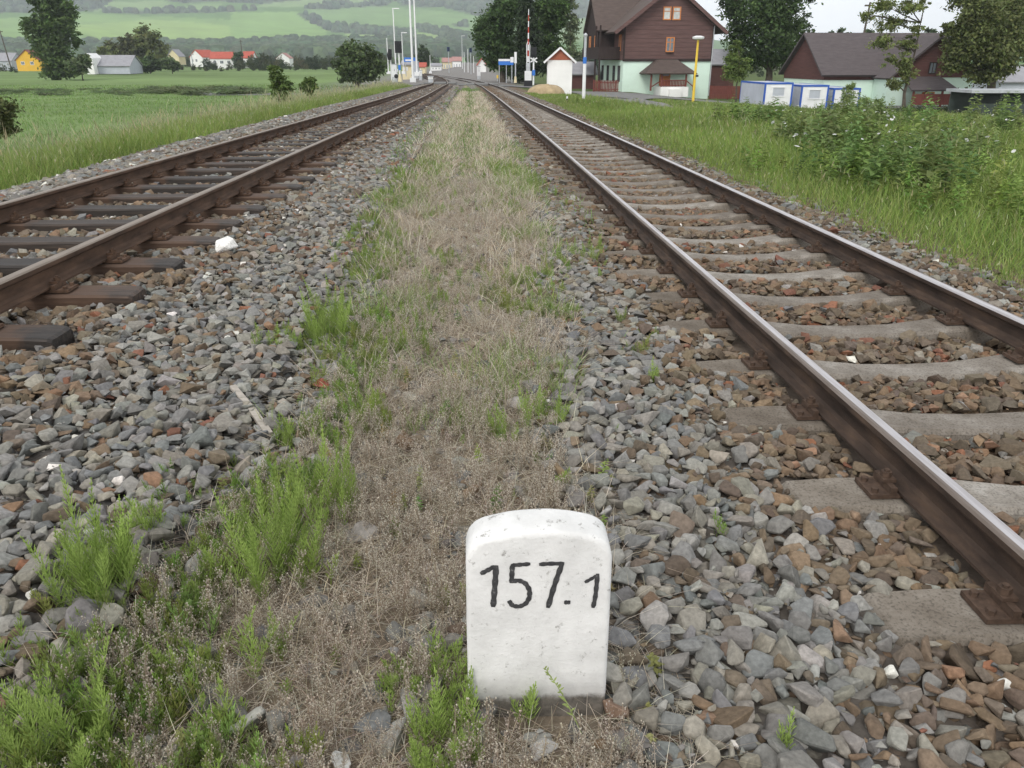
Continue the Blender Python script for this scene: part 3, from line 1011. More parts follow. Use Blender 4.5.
def concrete_sleeper_mesh():
    L = 1.235
    st = [(-1.255, .145, .118, -.035), (-1.22, .15, .124, -.010), (-1.02, .155, .126, .0), (-.62, .155, .124, -.004), (-.46, .145, .116, -.022), (-.28, .132, .106, -.040), (0, .128, .102, -.046)]
    st = st + [(-x, b, t_, z) for x, b, t_, z in st[:-1][::-1]]
    mb = MB()
    vs = []
    for x, b, t_, z in st:
        vs += [(x, -b, -.2), (x, -t_ - .006, z - .022), (x, -t_ + .016, z), (x, t_ - .016, z), (x, t_ + .006, z - .022), (x, b, -.2)]
    fs = []
    n = 6
    for i in range(len(st) - 1):
        for k in range(n):
            fs.append((i * n + k, i * n + (k + 1) % n, (i + 1) * n + (k + 1) % n, (i + 1) * n + k))
    fs += [tuple(range(n)), tuple((len(st) - 1) * n + k for k in range(n))]
    mb.add(vs, fs)
    return mb


def timber_sleeper_mesh():
    mb = MB()
    xs = [-1.31, -1.285, -1.15, -.8, -.35, .1, .55, .95, 1.2, 1.29, 1.31]
    vs, rs = [], random.Random(3)
    for i, x in enumerate(xs):
        e = .018 if i in (0, len(xs) - 1) else .004 if i in (1, len(xs) - 2) else 0
        w1, w2, dz = .125 - e + rs.uniform(-.006, .004), .125 - e + rs.uniform(-.006, .004), rs.uniform(-.007, 0) - e
        vs += [(x, -w1, -.17), (x, -w1, dz - .014), (x, -w1 + .016, dz), (x, -.03, dz - rs.uniform(0, .004)), (x, w2 - .016, dz), (x, w2, dz - .014), (x, w2, -.17)]
    n = 7
    fs = [(i * n + k, i * n + (k + 1) % n, (i + 1) * n + (k + 1) % n, (i + 1) * n + k) for i in range(len(xs) - 1) for k in range(n)]
    fs += [tuple(range(n)), tuple((len(xs) - 1) * n + k for k in range(n))]
    mb.add(vs, fs)
    return mb


def fastening_mb(base):
    """ribbed base plate, clip plates, bolts and nuts either side of a rail (rail foot at z=0)"""
    mb = MB()
    mb.box(-.17, .17, -.072, .072, -base, -.001)
    for s in (-1, 1):
        mb.box(s * .085 - .012, s * .085 + .012, -.075, .075, 0, .028)          # rib
        mb.box(s * .078 - .03, s * .078 + .02, -.03, .03, .0285, .042)           # clip plate
        mb.tube([(s * .087, 0, .042), (s * .087, 0, .072)], .011, 8)             # bolt
        mb.tube([(s * .087, 0, .043), (s * .087, 0, .064)], .021, 6)             # nut
        for q in (-1, 1):
            mb.tube([(s * .145, q * .045, -.001), (s * .145, q * .045, .016)], .014, 6)   # coach screws
    return mb


def build_track(name, label, cfun, zfun, head, pitch, y0, smesh, smat, drop, gauge, seat, fmat, kind_l, yend, phase):
    root = empty(name, (0, 0, 0), label, 'railway track')
    ys = np.concatenate([np.arange(-3.0, 60, 1.0), np.arange(60, yend, 2.0)])
    for s in (-1, 1):
        make_rail(root, cfun, zfun, s * gauge / 2, head, ys)
    proto = smesh.build('sleeper', smat, None, bevel=0)
    proto.parent = root
    me, fme = proto.data, None
    rs = random.Random(5)
    n, first, rest_mb, places = 0, True, Bag(), []
    rv = np.array([v.co[:] for v in me.vertices])
    y = y0
    while y < yend - 6:
        dx = (float(cfun(y + .5)) - float(cfun(y - .5)))
        jx, ja, jz = rs.uniform(-.035, .035), rs.uniform(-.02, .02), rs.uniform(-.012, .006)
        loc = (float(cfun(y)) + jx, y, float(zfun(y)) - RAIL_H - drop + jz * .4)
        places.append(loc)
        if n < 100:
            s = proto if first else proto.copy()
            if not first: link(s, root)
            first = False
            s.location = loc
            s.rotation_euler = (math.atan(-0.01125) * 0 + rs.uniform(-.01, .01), 0, ja - dx)
            if n < 34:
                for q in (-1, 1):
                    if fme is None:
                        fo = fastening_mb(0.018).build('rail_fastening', fmat, s)
                        fme = fo
                    else:
                        fo = fme.copy(); link(fo, s)
                    fo.location = (q * gauge / 2 - jx, 0, drop)
        else:
            rest_mb.add(*scatter(rv, np.array([p.vertices[:] for p in me.polygons if len(p.vertices) == 4]), np.array([loc]), np.array([1.0]), np.array([ja]), np.array([[1.0, 1, 1]])))
        n += 1
        y += pitch * (1 + rs.uniform(-.02, .02))
    if rest_mb.n:
        r_ = rest_mb.build('sleeper', smat, root)
        r_['kind'] = 'stuff'
    return root, places


GAUGE_R, GAUGE_L = 1.54, 1.56
RS_Y0, LS_Y0 = -0.295, 0.0
track_r, sl_r = build_track('railway_track', 'straight railway track on pale concrete sleepers, with bright worn rail tops', right_c, right_z, M['head'], 0.735, RS_Y0,
                            concrete_sleeper_mesh(), M['concrete'], 0.022, GAUGE_R, 0, M['rustdark'], 'concrete', 175, 0)
track_l, sl_l = build_track('railway_track', 'rusty railway track on black wooden sleepers, curving away on the left', left_c, left_z, M['head_dull'], 0.82, LS_Y0,
                            timber_sleeper_mesh(), M['timber'], 0.02, GAUGE_L, 0, M['rust'], 'timber', 160, 0)

# ------------------------------------------------------------------ kilometre stone
KX, KY = 0.138, 1.535
ks = empty('kilometre_stone', (KX, KY, -0.02), 'white limewashed kilometre stone with a rounded top, standing in the gravel', 'marker stone')
HW0, HW1, HT, TH = .171, .1685, .537, .095
outline = [(-HW0, -.16), (-HW0, .08), (-HW0 * .995, .28)]
for k in range(41):
    u = math.cos(math.pi * (1 - k / 40))
    outline.append((HW1 * u, HT - .034 * u * u - .026 * abs(u) ** 12 - .02 * abs(u) ** 50))
outline += [(HW0 * .995, .28), (HW0, .08), (HW0, -.16)]
outline = np.array(outline)
vs, fs = [], []
rings = [(.012, 0), (.0075, .001), (.004, .003), (.0017, .006), (.0005, .0095), (0, .014), (0, TH - .012), (.002, TH - .005), (.008, TH)]
nO = len(outline)
rsk = np.random.default_rng(4)
wear = fbm(np.arange(nO) * .23, np.zeros(nO)) - .5
for s_, y_ in rings:
    for (x, z), wv_ in zip(outline, wear):
        s2 = s_ * (1 + wv_ * 1.1)
        zz = z - (s2 if z > HT - .2 else s2 * max(0, (z - .05)) / HT) + (.010 * y_ / TH if z > HT - .1 else 0)
        vs.append((x * (1 - s2 / HW0) + wv_ * .003, y_, zz))
for r_i in range(len(rings) - 1):
    for k in range(nO - 1):
        fs.append((r_i * nO + k, r_i * nO + k + 1, (r_i + 1) * nO + k + 1, (r_i + 1) * nO + k))
ncap = len(fs)
fs.append(tuple(range(nO))[::-1]); fs.append(tuple((len(rings) - 1) * nO + k for k in range(nO)))
me = bpy.data.meshes.new('stone_block')
me.from_pydata(vs, [], fs)
bm = bmesh.new(); bm.from_mesh(me); bmesh.ops.recalc_face_normals(bm, faces=bm.faces); bm.to_mesh(me); bm.free()
me.materials.append(M['limewash'])
me.polygons.foreach_set('use_smooth', [len(p.vertices) == 4 for p in me.polygons])
kb = link(bpy.data.objects.new('stone_block', me), ks)


# hand painted figures, as brush strokes on the face of the stone
def stroke_pts(zoom_pts):
    o = []
    for x, y in zoom_pts:
        p = at(420 + x / 2.665, 480 + y / 2.665, KY)
        o.append((p[0] - KX, p[2] + 0.02))
    return o


def brush(mb, pts, wd, z0=-.0012):
    pts = [np.array(p) for p in pts]
    dense = []
    for a, b in zip(pts[:-1], pts[1:]):
        for t_ in np.linspace(0, 1, 5, endpoint=False): dense.append(a + (b - a) * t_)
    dense.append(pts[-1])
    dense = np.array(dense)
    for _ in range(2):
        dense[1:-1] = 0.25 * dense[:-2] + 0.5 * dense[1:-1] + 0.25 * dense[2:]
    m_ = len(dense)
    L, Rr = [], []
    for i in range(m_):
        d = dense[min(i + 1, m_ - 1)] - dense[max(i - 1, 0)]
        d /= np.linalg.norm(d)
        nn = np.array([-d[1], d[0]])
        ww = wd / 2 * (1 + .14 * math.sin(i * 1.7 + m_)) * (0.72 if i in (0, m_ - 1) else 1)
        ext = d * (-ww * .5 if i == 0 else ww * .5 if i == m_ - 1 else 0)
        L.append(dense[i] + nn * ww + ext); Rr.append(dense[i] - nn * ww + ext)
    vs = [(p[0], z0, p[1]) for p in L] + [(p[0], z0, p[1]) for p in Rr]
    mb.add(vs, [(i, i + 1, m_ + i + 1, m_ + i) for i in range(m_ - 1)])


mb = MB()
k_ = 1 / 2.665 * 1.9 / 800      # metres per zoomed pixel
for i, (pts, wd) in enumerate([
    ([(163, 249), (180, 240), (197, 231)], 13), ([(203, 229), (201, 260), (198, 300), (195, 336)], 15),
    ([(292, 223), (268, 225), (245, 227)], 12), ([(246, 226), (245, 248), (244, 272)], 13),
    ([(245, 270), (262, 266), (281, 274), (292, 292), (292, 312), (282, 329), (264, 337), (246, 334), (238, 322)], 13),
    ([(319, 224), (345, 222), (382, 222)], 12), ([(378, 224), (366, 256), (354, 292), (341, 338)], 14),
    ([(386, 325), (398, 325)], 13),
    ([(440, 271), (455, 263), (470, 254)], 10), ([(473, 250), (470, 280), (467, 310), (461, 338)], 12)]):
    brush(mb, stroke_pts(pts), wd * k_, -.0010 - .00012 * i)
pn = mb.build('painted_number', M['paint'], ks)

# ------------------------------------------------------------------ ballast stones
def stone_templates(n, npts, bev, seed):
    rs = np.random.default_rng(seed)
    outl = []
    for i in range(n):
        bm = bmesh.new()
        d = rs.normal(size=(npts, 3)); d /= np.linalg.norm(d, axis=1, keepdims=True)
        sc = np.array([1, rs.uniform(.62, .95), rs.uniform(.45, .75)])
        p = np.sign(d) * np.abs(d) ** 0.85 * (0.8 + .4 * rs.random((npts, 1))) * sc
        for q in p: bm.verts.new(q)
        bmesh.ops.convex_hull(bm, input=list(bm.verts))
        for v in [v for v in bm.verts if not v.link_faces]: bm.verts.remove(v)
        bmesh.ops.dissolve_limit(bm, angle_limit=math.radians(16), verts=list(bm.verts), edges=list(bm.edges))
        if bev:
            bmesh.ops.bevel(bm, geom=list(bm.edges), offset=bev, segments=1, affect='EDGES')
        bmesh.ops.triangulate(bm, faces=list(bm.faces))
        bm.verts.index_update()
        v = np.array([x.co[:] for x in bm.verts]); f = np.array([[l.index for l in pq.verts] for pq in bm.faces])
        v = v / np.abs(v[:, 0]).max()
        v -= v.mean(0)
        bm.free()
        outl.append((v, f))
    return outl


T_NEAR = stone_templates(36, 12, 0.07, 1)
T_MID = stone_templates(18, 11, 0, 2)
T_FAR = stone_templates(10, 8, 0, 3)
GREYS = np.array([[.215, .208, .190], [.175, .172, .162], [.265, .258, .238], [.205, .192, .165], [.165, .168, .164], [.245, .228, .19]])
BROWNS = np.array([[.150, .112, .078], [.180, .138, .096], [.115, .090, .068], [.165, .135, .10], [.195, .138, .092], [.135, .11, .088]])
REDS = np.array([[.22, .105, .065], [.19, .095, .068], [.23, .145, .095]])


def stone_colour(x, y):
    n = len(x)
    lc, rc = left_c(y), right_c(y)
    c = GREYS[rng.integers(0, len(GREYS), n)].copy()
    # rust dust round the rails: brownest between the right-hand rails and along the left sleeper ends
    pb = 0.16 + 0.78 * sstep(.55, 1.35, 1.86 - np.abs(np.abs(x - rc) - 0.4) + .25 * (fbm(x * 2, y * 2) - .5)) * (x > .6)
    pb = np.maximum(pb, 0.58 * sstep(2.0, 1.1, np.abs(x - lc)) + .08)
    pb = np.maximum(pb, 0.13 * (x < -1.0))
    pb = np.maximum(pb, 0.6 * (x > 3.6))
    k = rng.random(n) < pb
    c[k] = BROWNS[rng.integers(0, len(BROWNS), k.sum())]
    pr = np.where(x > .6, (.09 * sstep(1.6, .6, np.abs(x - rc))), .022 * (x < -1))
    k = rng.random(n) < pr
    c[k] = REDS[rng.integers(0, len(REDS), k.sum())]
    k = rng.random(n) < np.where(x < -1.2, .018, .003)
    c[k] = np.array([.58, .56, .52])
    return vary(c, n, .19, .03)


RAILS = lambda y: (left_c(y) - GAUGE_L / 2, left_c(y) + GAUGE_L / 2, right_c(y) - GAUGE_R / 2, right_c(y) + GAUGE_R / 2)


def ballast_weight(x, y):
    l, r_ = strip_edges(y)
    wv = np.where((x > -6.1) & (x < 4.9), 1.0, 0.0)
    wv = wv * np.where(x < -4.9, .8, 1)
    ins = sstep(-.12, .18, x - l) * sstep(-.12, .18, r_ - x)
    wv = wv * (1 - ins * np.where(y < 12, .84, .95))
    gpatch = sstep(.55, .68, fbm(x * 1.3 + 20, y * .5)) * (y > 4) * (x > -1.9) * (x < 1.7)
    return wv * (1 - .7 * gpatch) * np.interp(x, [3.8, 4.1, 4.6], [1, .5, .06])


def sleeper_ids(x, y, places, hl, hw):
    ins = np.zeros(len(x), bool)
    py_ = np.array([p[1] for p in places]); cx_ = np.array([p[0] for p in places])
    j = np.clip(np.searchsorted(py_, y), 1, len(py_) - 1)
    for q in (j - 1, j):
        ins |= (np.abs(y - py_[q]) < hw) & (np.abs(x - cx_[q]) < hl)
    return ins


# near field: stones dropped one by one on a height field
RES = 0.0125
X0, X1, Y0, Y1 = -6.0, 4.8, 0.55, 9.0
gxn, gyn = int((X1 - X0) / RES), int((Y1 - Y0) / RES)
hx_ = X0 + (np.arange(gxn) + .5) * RES
hy_ = Y0 + (np.arange(gyn) + .5) * RES
HXX, HYY = np.meshgrid(hx_, hy_, indexing='ij')
H = ground(HXX, HYY) - 0.035
for places, hl, hw, top in ((sl_r, 1.27, .15, -.0), (sl_l, 1.32, .135, 0)):
    for (sx, sy, sz) in places:
        if sy > Y1 + .3: break
        k = (np.abs(HXX - sx) < hl) & (np.abs(HYY - sy) < hw)
        H[k] = np.maximum(H[k], sz + top)
BLOCK = np.zeros_like(H, bool)
for places, hl, hw in ((sl_r, 1.26, .122), (sl_l, 1.31, .12)):
    for (sx, sy, sz) in places:
        if sy > Y1 + .3: break
        BLOCK |= (np.abs(HXX - sx) < hl - .01) & (np.abs(HYY - sy) < hw)
for k in range(4):
    BLOCK |= np.abs(HXX - RAILS(HYY)[k]) < .045
BLOCK |= (np.abs(HXX - KX) < .172) & (HYY > KY - .015) & (HYY < KY + TH + .01)
n_try = 52000
cxs = rng.uniform(X0 + .1, X1 - .1, n_try * 3)
cys = Y0 + .05 + (Y1 - Y0 - .1) * rng.random(n_try * 3) ** 1.25
vis = in_view(np.stack([cxs, cys, ground(cxs, cys)], -1), 380) & (rng.random(len(cxs)) < ballast_weight(cxs, cys))
cxs, cys = cxs[vis], cys[vis]
rad = np.clip(np.exp(rng.normal(math.log(.0290), .29, len(cxs))), .013, .047)
recs = []
for x, y, r0 in zip(cxs, cys, rad):
    i, j = int((x - X0) / RES), int((y - Y0) / RES)
    if BLOCK[i, j]: continue
    m_ = max(1, int(r0 * .8 / RES))
    sl = (slice(max(0, i - m_), i + m_ + 1), slice(max(0, j - m_), j + m_ + 1))
    if BLOCK[sl].any() and rng.random() < .93:
        r0 = r0 * .62
        m_ = max(1, int(r0 * .8 / RES))
        sl = (slice(max(0, i - m_), i + m_ + 1), slice(max(0, j - m_), j + m_ + 1))
        if BLOCK[sl].any(): continue
    patch = H[sl]
    base = patch.mean() * .55 + patch.max() * .45
    lim = float(ground(x, y))
    if base > lim + .04: continue
    th = r0 * .60
    zc = base + th * .55
    recs.append((x, y, zc, r0))
    dx = (HXX[sl] - x) / r0; dy = (HYY[sl] - y) / r0
    q = 1 - dx * dx - dy * dy
    H[sl] = np.maximum(patch, np.where(q > 0, zc + th * np.sqrt(np.maximum(q, 0)), patch))
recs = np.array(recs)
bag = Bag()


def rot_scatter(bag, tmpls, P, r0, cols):
    """stones with free 3D turns"""
    k = rng.integers(0, len(tmpls), len(P))
    for i, (tv, tf) in enumerate(tmpls):
        s = k == i
        if s.any():
            bag.add(*scatter(tv, tf, P[s], r0[s] * 1.12, rng.random(s.sum()) * 6.283, cols[s], rng.normal(0, .38, s.sum())))


dist = np.hypot(recs[:, 0], recs[:, 1])
scol = stone_colour(recs[:, 0], recs[:, 1])
recs[:, 3] = np.where(scol[:, 1] > .42, np.minimum(recs[:, 3], .024), recs[:, 3])
nearm = dist < 3.6
rot_scatter(bag, T_NEAR, recs[nearm, :3], recs[nearm, 3], scol[nearm])
rot_scatter(bag, T_MID, recs[~nearm, :3], recs[~nearm, 3], scol[~nearm])
print('near stones', len(recs), nearm.sum())
# chippings and fines filling the gaps
n_c = 60000
xc, yc = rng.uniform(X0 + .1, X1 - .1, n_c), Y0 + .1 + (6.5 - Y0) * rng.random(n_c) ** 1.2
ii, jj = ((xc - X0) / RES).astype(int), ((yc - Y0) / RES).astype(int)
wc = ballast_weight(xc, yc)
okc = in_view(np.stack([xc, yc, ground(xc, yc)], -1), 120) & (rng.random(n_c) < .15 + .85 * wc)
nearfoot = np.min([np.abs(xc - RAILS(yc)[k]) for k in range(4)], 0)
blk = BLOCK[ii, jj]
okc &= (~blk | ((nearfoot < .12) & (rng.random(n_c) < .5) & (H[ii, jj] < ground(xc, yc) + .05)))
okc &= ~((np.abs(xc - KX) < .19) & (yc > KY - .03) & (yc < KY + TH + .03)) & (nearfoot > .066)
okc &= H[ii, jj] < ground(xc, yc) + .045
xc, yc, ii, jj = xc[okc], yc[okc], ii[okc], jj[okc]
rc_ = np.exp(rng.normal(math.log(.009), .35, len(xc)))
rot_scatter(bag, T_FAR, np.stack([xc, yc, np.maximum(H[ii, jj], ground(xc, yc)) + rc_ * .25], -1), rc_, stone_colour(xc, yc))
print('chippings', len(xc))
# farther off
n_f = 120000
yf = 9 + 31 * rng.random(n_f) ** 1.35
xf = rng.uniform(-6.1, 4.9, n_f)
ok = (rng.random(n_f) < ballast_weight(xf, yf)) & in_view(np.stack([xf, yf, ground(xf, yf)], -1), 240)
ok &= ~sleeper_ids(xf, yf, sl_r, 1.24, .13) & ~sleeper_ids(xf, yf, sl_l, np.where(yf < 14, 1.31, 1.0), .125)
for k in range(4): ok &= np.abs(xf - RAILS(yf)[k]) > .085
xf, yf = xf[ok], yf[ok]
rf = np.clip(np.exp(rng.normal(math.log(.037), .25, len(xf))), .02, .065)
on_end = sleeper_ids(xf, yf, sl_l, 1.31, .13)
Pf = np.stack([xf, yf, ground(xf, yf) + rf * .25 + on_end * .03], -1)
cf = stone_colour(xf, yf)
nm = yf < 15
rot_scatter(bag, T_MID, Pf[nm], rf[nm], cf[nm])
rot_scatter(bag, T_FAR, Pf[~nm], rf[~nm] * 1.1, cf[~nm])
# and the rough bed seen at a low angle towards the crossing
n_g = 90000
yg = 38 + 52 * rng.random(n_g) ** 1.2
side = rng.random(n_g) < .5
xg = np.where(side, left_c(yg), right_c(yg)) + rng.uniform(-1.9, 1.9, n_g)
ok = np.ones(n_g, bool)
for k in range(4): ok &= np.abs(xg - RAILS(yg)[k]) > .085
ok &= ~sleeper_ids(xg, yg, sl_r, 1.24, .13) & ~sleeper_ids(xg, yg, sl_l, 1.31, .125)
xg, yg = xg[ok], yg[ok]
rg = rng.uniform(.035, .06, len(xg))
rot_scatter(bag, T_FAR[:4], np.stack([xg, yg, ground(xg, yg) + rg * .4], -1), rg, stone_colour(xg, yg))
print('far stones', len(xf), len(xg))
o = bag.build('ballast_gravel', M['stone'])
tag(o, 'crushed grey and rusty brown ballast stones covering the track bed', 'gravel', kind='stuff')

# pale stones lying loose that one can point to
def loose_stone(label, px, py, z, wpx, col, tmpl, flat=1.0, group=None):
    r = ray(px, py); t_ = (z - 1.5) / (r[2] + .01125 * r[1]); p = CAM + r * t_
    depth = float((p - CAM) @ _F)
    rr_ = wpx / 2 * depth / FOC
    v, f = T_NEAR[tmpl]
    cc_ = np.tile(np.array(col), (len(v), 1)) * (1 + (rng.random((len(v), 1)) - .5) * .15)
    o = np_object('loose_stone', v * np.array([1, 1, flat]) * rr_, [f], M['stone'], cc_)
    o.location = (p[0], p[1], p[2] + rr_ * .35)
    o.rotation_euler = (0.1, 0.05, tmpl * 1.3)
    return tag(o, label, 'stone', group)


loose_stone('large bright white stone lying by the end of a wooden sleeper', 226, 251, .17, 24, (.74, .73, .70), 3)
loose_stone('round pale boulder at the foot of the grass beyond the right track', 793, 205, -.12, 13, (.42, .41, .38), 5)
loose_stone('big flat pale slab of stone half buried at the left edge of the dry strip', 334, 408, .02, 34, (.33, .30, .24), 7, .6)
loose_stone('dark red stone lying against the dry strip near the pale slab', 325, 388, .03, 22, (.26, .085, .06), 9, .8)
loose_stone('white stone half buried at the bottom edge left of the marker', 340, 764, .0, 34, (.62, .62, .60), 11, .7)
loose_stone('smooth dark grey stone in the weeds left of the marker', 377, 724, .01, 32, (.15, .155, .155), 13, .8)
loose_stone('mottled brown and white stone touching the right foot of the marker', 617, 712, .01, 30, (.22, .15, .11), 15)
loose_stone('grey stone wedged against the left foot of the marker', 488, 716, .01, 30, (.17, .168, .16), 2)
loose_stone('dark stone lying in front of the marker, right of the pale squarish one', 577, 738, .0, 34, (.13, .125, .118), 4)
loose_stone('pale squarish stone sitting in the weeds right under the marker', 540, 752, .02, 30, (.34, .33, .31), 17)
# weathered lath lying in the gravel
mb = MB()
a_, b_ = at(236, 410, 3.52), at(270, 440, 3.16)
za = float(ground(a_[0], a_[1])) + .075; zb = float(ground(b_[0], b_[1])) + .04
mb.obox((a_[0], a_[1], za), ((a_[0] + b_[0]) / 2 + .006, (a_[1] + b_[1]) / 2, (za + zb) / 2), .03, .018)
mb.obox(((a_[0] + b_[0]) / 2 + .006, (a_[1] + b_[1]) / 2, (za + zb) / 2), (b_[0], b_[1], zb), .034, .018)
tag(mb.build('wooden_lath', plain('bleached wood', (.36, .33, .29), .9, 12, .25, .003, stretch=(1, 6, 6)), bevel=.003), 'bleached splintered wooden lath lying on the gravel at the dry strip', 'stick')
# ------------------------------------------------------------------ horsetail
def horsetail(n_stem, spread, h0, col, seed, lean=.25, tall_var=.35):
    """stems with whorls of thin upswept branches, root at origin"""
    rs = np.random.default_rng(seed)
    bV, bF, bC, cnt = [], [], [], 0

    def ribbon(P, Q, w0, w1, c):
        nonlocal cnt
        P, Q = np.array(P), np.array(Q)
        d = Q - P
        a = np.stack([-d[:, 1], d[:, 0], 0 * d[:, 0]], -1) + rs.normal(size=d.shape) * .3 * np.linalg.norm(d, axis=1, keepdims=True)
        a = np.cross(d, np.cross(a, d)); a /= np.linalg.norm(a, axis=1, keepdims=True) + 1e-9
        v = np.stack([P - a * w0 / 2, P + a * w0 / 2, Q + a * w1 / 2, Q - a * w1 / 2], 1).reshape(-1, 3)
        bV.append(v); bF.append(np.arange(len(P) * 4).reshape(-1, 4) + cnt); cnt += len(v)
        bC.append(np.repeat(c, 4, 0))
    for s in range(n_stem):
        a = rs.random() * 6.283; r = spread * math.sqrt(rs.random())
        root = np.array([math.cos(a) * r, math.sin(a) * r, -.015])
        h = h0 * (1 - tall_var * rs.random()) * (1 - .25 * (r / max(spread, 1e-4)) ** 2)
        la = a + rs.normal() * .7; le = lean * rs.random()
        nn = max(6, int(h / .017))
        t_ = np.linspace(0, 1, nn + 1)
        st = root + np.stack([math.cos(la) * le * h * t_ ** 1.7, math.sin(la) * le * h * t_ ** 1.7, h * t_ * (1 - .2 * le * t_)], -1)
        tone = np.array(col) * (1 + (rs.random() - .5) * .4)
        ribbon(st[:-1], st[1:], .0032, .0028, np.tile(tone * .95, (nn, 1)))
        P, Q, cc = [], [], []
        for i in range(2, nn + 1):
            tt = i / nn
            bl = (.030 + .10 * h) * (math.sin(math.pi * min(1, tt * .72 + .22)) ** 1.0) * (1.05 - .68 * tt)
            for b in range(7):
                aa = b / 7 * 6.283 + i * .45 + rs.normal() * .12
                up = 1.15 + .5 * tt
                d = np.array([math.cos(aa), math.sin(aa), up]); d /= np.linalg.norm(d)
                e1 = st[i] + d * bl * .55
                e2 = e1 + (d + np.array([0, 0, .3])) * bl * .5
                P += [st[i], e1]; Q += [e1, e2]
                cb = tone * (1 + (rs.random() - .5) * .3)
                cc += [cb, cb]
        ribbon(P, Q, .0026, .0016, np.array(cc))
    return np.concatenate(bV), np.concatenate(bF), np.clip(np.concatenate(bC), .01, .8)


HG = (0.285, 0.385, 0.105)


def gpos(px, py, z=0.0):
    r = ray(px, py); t_ = (z - 1.5) / (r[2] + .01125 * r[1]); p = CAM + r * t_
    return p


CL = [  # base pixel, height px, spread px, stems, label
    (105, 612, 112, 26, 24, 'tall bright green horsetail clump at the left edge of the weeds, by the gravel'),
    (155, 548, 60, 14, 9, 'small horsetail clump just behind the tall one at the gravel edge'),
    (275, 578, 100, 34, 20, 'feathery horsetail clump in the middle of the weeds left of the marker'),
    (322, 520, 82, 26, 18, 'horsetail clump on the far side of the weeds, beside the dry strip'),
    (305, 446, 40, 22, 14, 'low horsetail clump growing by the flat pale slab'),
    (276, 356, 28, 16, 12, 'small horsetail clump standing alone in the left gravel'),
    (330, 345, 62, 16, 20, 'horsetail clump at the left rim of the dry strip, beyond the lone small clump'),
    (510, 442, 42, 16, 10, 'upright horsetail stems in the dry strip behind the marker'),
    (545, 425, 48, 18, 12, 'spreading horsetail clump where the dry strip meets the right gravel'),
    (425, 690, 52, 34, 26, 'dense low horsetail clump beside the left side of the marker'),
    (450, 762, 82, 30, 26, 'horsetail clump at the bottom edge in front of the marker, left corner'),
    (70, 762, 118, 44, 24, 'wide horsetail clump in the bottom left corner'),
    (230, 690, 70, 46, 18, 'loose horsetail clump with drooping stems in the lower left weeds'),
    (527, 727, 64, 5, 3, 'single thin horsetail stem rising against the face of the marker'),
    (562, 490, 34, 4, 3, 'lone horsetail sprig at the gravel edge behind the marker'),
    (785, 752, 62, 5, 3, 'lone horsetail sprig in the gravel below the concrete sleepers'),
    (586, 254, 24, 22, 14, 'low bright green tuft in the gravel close to the right rail'),
    (652, 380, 28, 6, 5, 'small green sprig among rusty stones beside the right rail'),
]
for i, (px, py, hp, sp, ns, lab) in enumerate(CL):
    p = gpos(px, py)
    dep = float((p - CAM) @ _F)
    down = math.cos(PITCH - math.atan((py - 384) / FOC) * 0) * .93
    V, F, cc = horsetail(int(ns * 1.35), sp * dep / FOC * 1.35, max(.05, hp * dep / FOC / down * 1.12), HG, 100 + i, .5 if i in (12, 9) else .34, .62)
    o = np_object('horsetail', V, [F], M['blade'], cc)
    o.location = (p[0], p[1], float(ground(p[0], p[1])))
    tag(o, lab, 'plant')

# the rest of the green growth along the dry strip, past counting
bag = Bag()
hts = [horsetail(3, .035, .17, (1, 1, 1), 300 + s, .35) for s in range(5)]
lite = [horsetail(2, .03, .15, (1, 1, 1), 310 + s, .4) for s in range(2)]
pts = []
while len(pts) < 1700:
    y = 1.0 + 13 * rng.random() ** 1.5
    l, r_ = strip_edges(y)
    x = rng.choice([rng.normal(l + .05, .17), rng.normal(r_ - .1, .25), rng.uniform(l, r_)], p=[.5, .3, .2])
    if y < 3.6 and rng.random() < .6: x = rng.uniform(l - .02, l + .72)
    if abs(x - KX) < .22 and 1.3 < y < 1.75: continue
    dens = fbm(np.array(x * 2.1 + 31), np.array(y * 1.1 + 3))
    if y < 4: dens += .075 if x < -.35 else -.14
    if dens > .50 and in_view(np.array([x, y, 0.])): pts.append((x, y))
for x, y in pts:
    v, f_, c = hts[rng.integers(0, 5)]
    s = rng.uniform(.5, 1.25)
    bag.add(*scatter(v, f_, np.array([[x, y, float(ground(x, y))]]), np.array([s]), np.array([rng.random() * 6.28]), (c * vary(HG, 1, .25))[None]))
# green tufts right of the strip and farther along
n = 26000
y = 4 + 70 * rng.random(n) ** 1.6
l, r_ = strip_edges(y)
x = rng.uniform(-1.7, 1.6, n)
d1 = fbm(x * 1.4 + 20, y * .35)
d2 = fbm(x * 1.1 + 7, y * .22 + 1)
ok = ((d1 > .56) & (x > l - .45) & (x < r_ + .35)) | ((d2 > .52) & (x > l) & (x < r_) & (y > 9))
ok |= (np.hypot((x - 0.95) / .5, (y - 9.3) / 2.6) < 1) & (rng.random(n) < .7) | ((np.hypot((x + .35) / .45, (y - 14) / 3) < 1) & (rng.random(n) < .6))
x, y = x[ok], y[ok]
h = rng.uniform(.05, .16, len(x)) * (1 + .4 * (y > 15))
add_blades(bag, np.stack([x, y, ground(x, y) - .01], -1), h, .004 + .0006 * y, rng.uniform(.2, .9, len(x)), vary((.165, .25, .08), len(x), .3), seg=2)
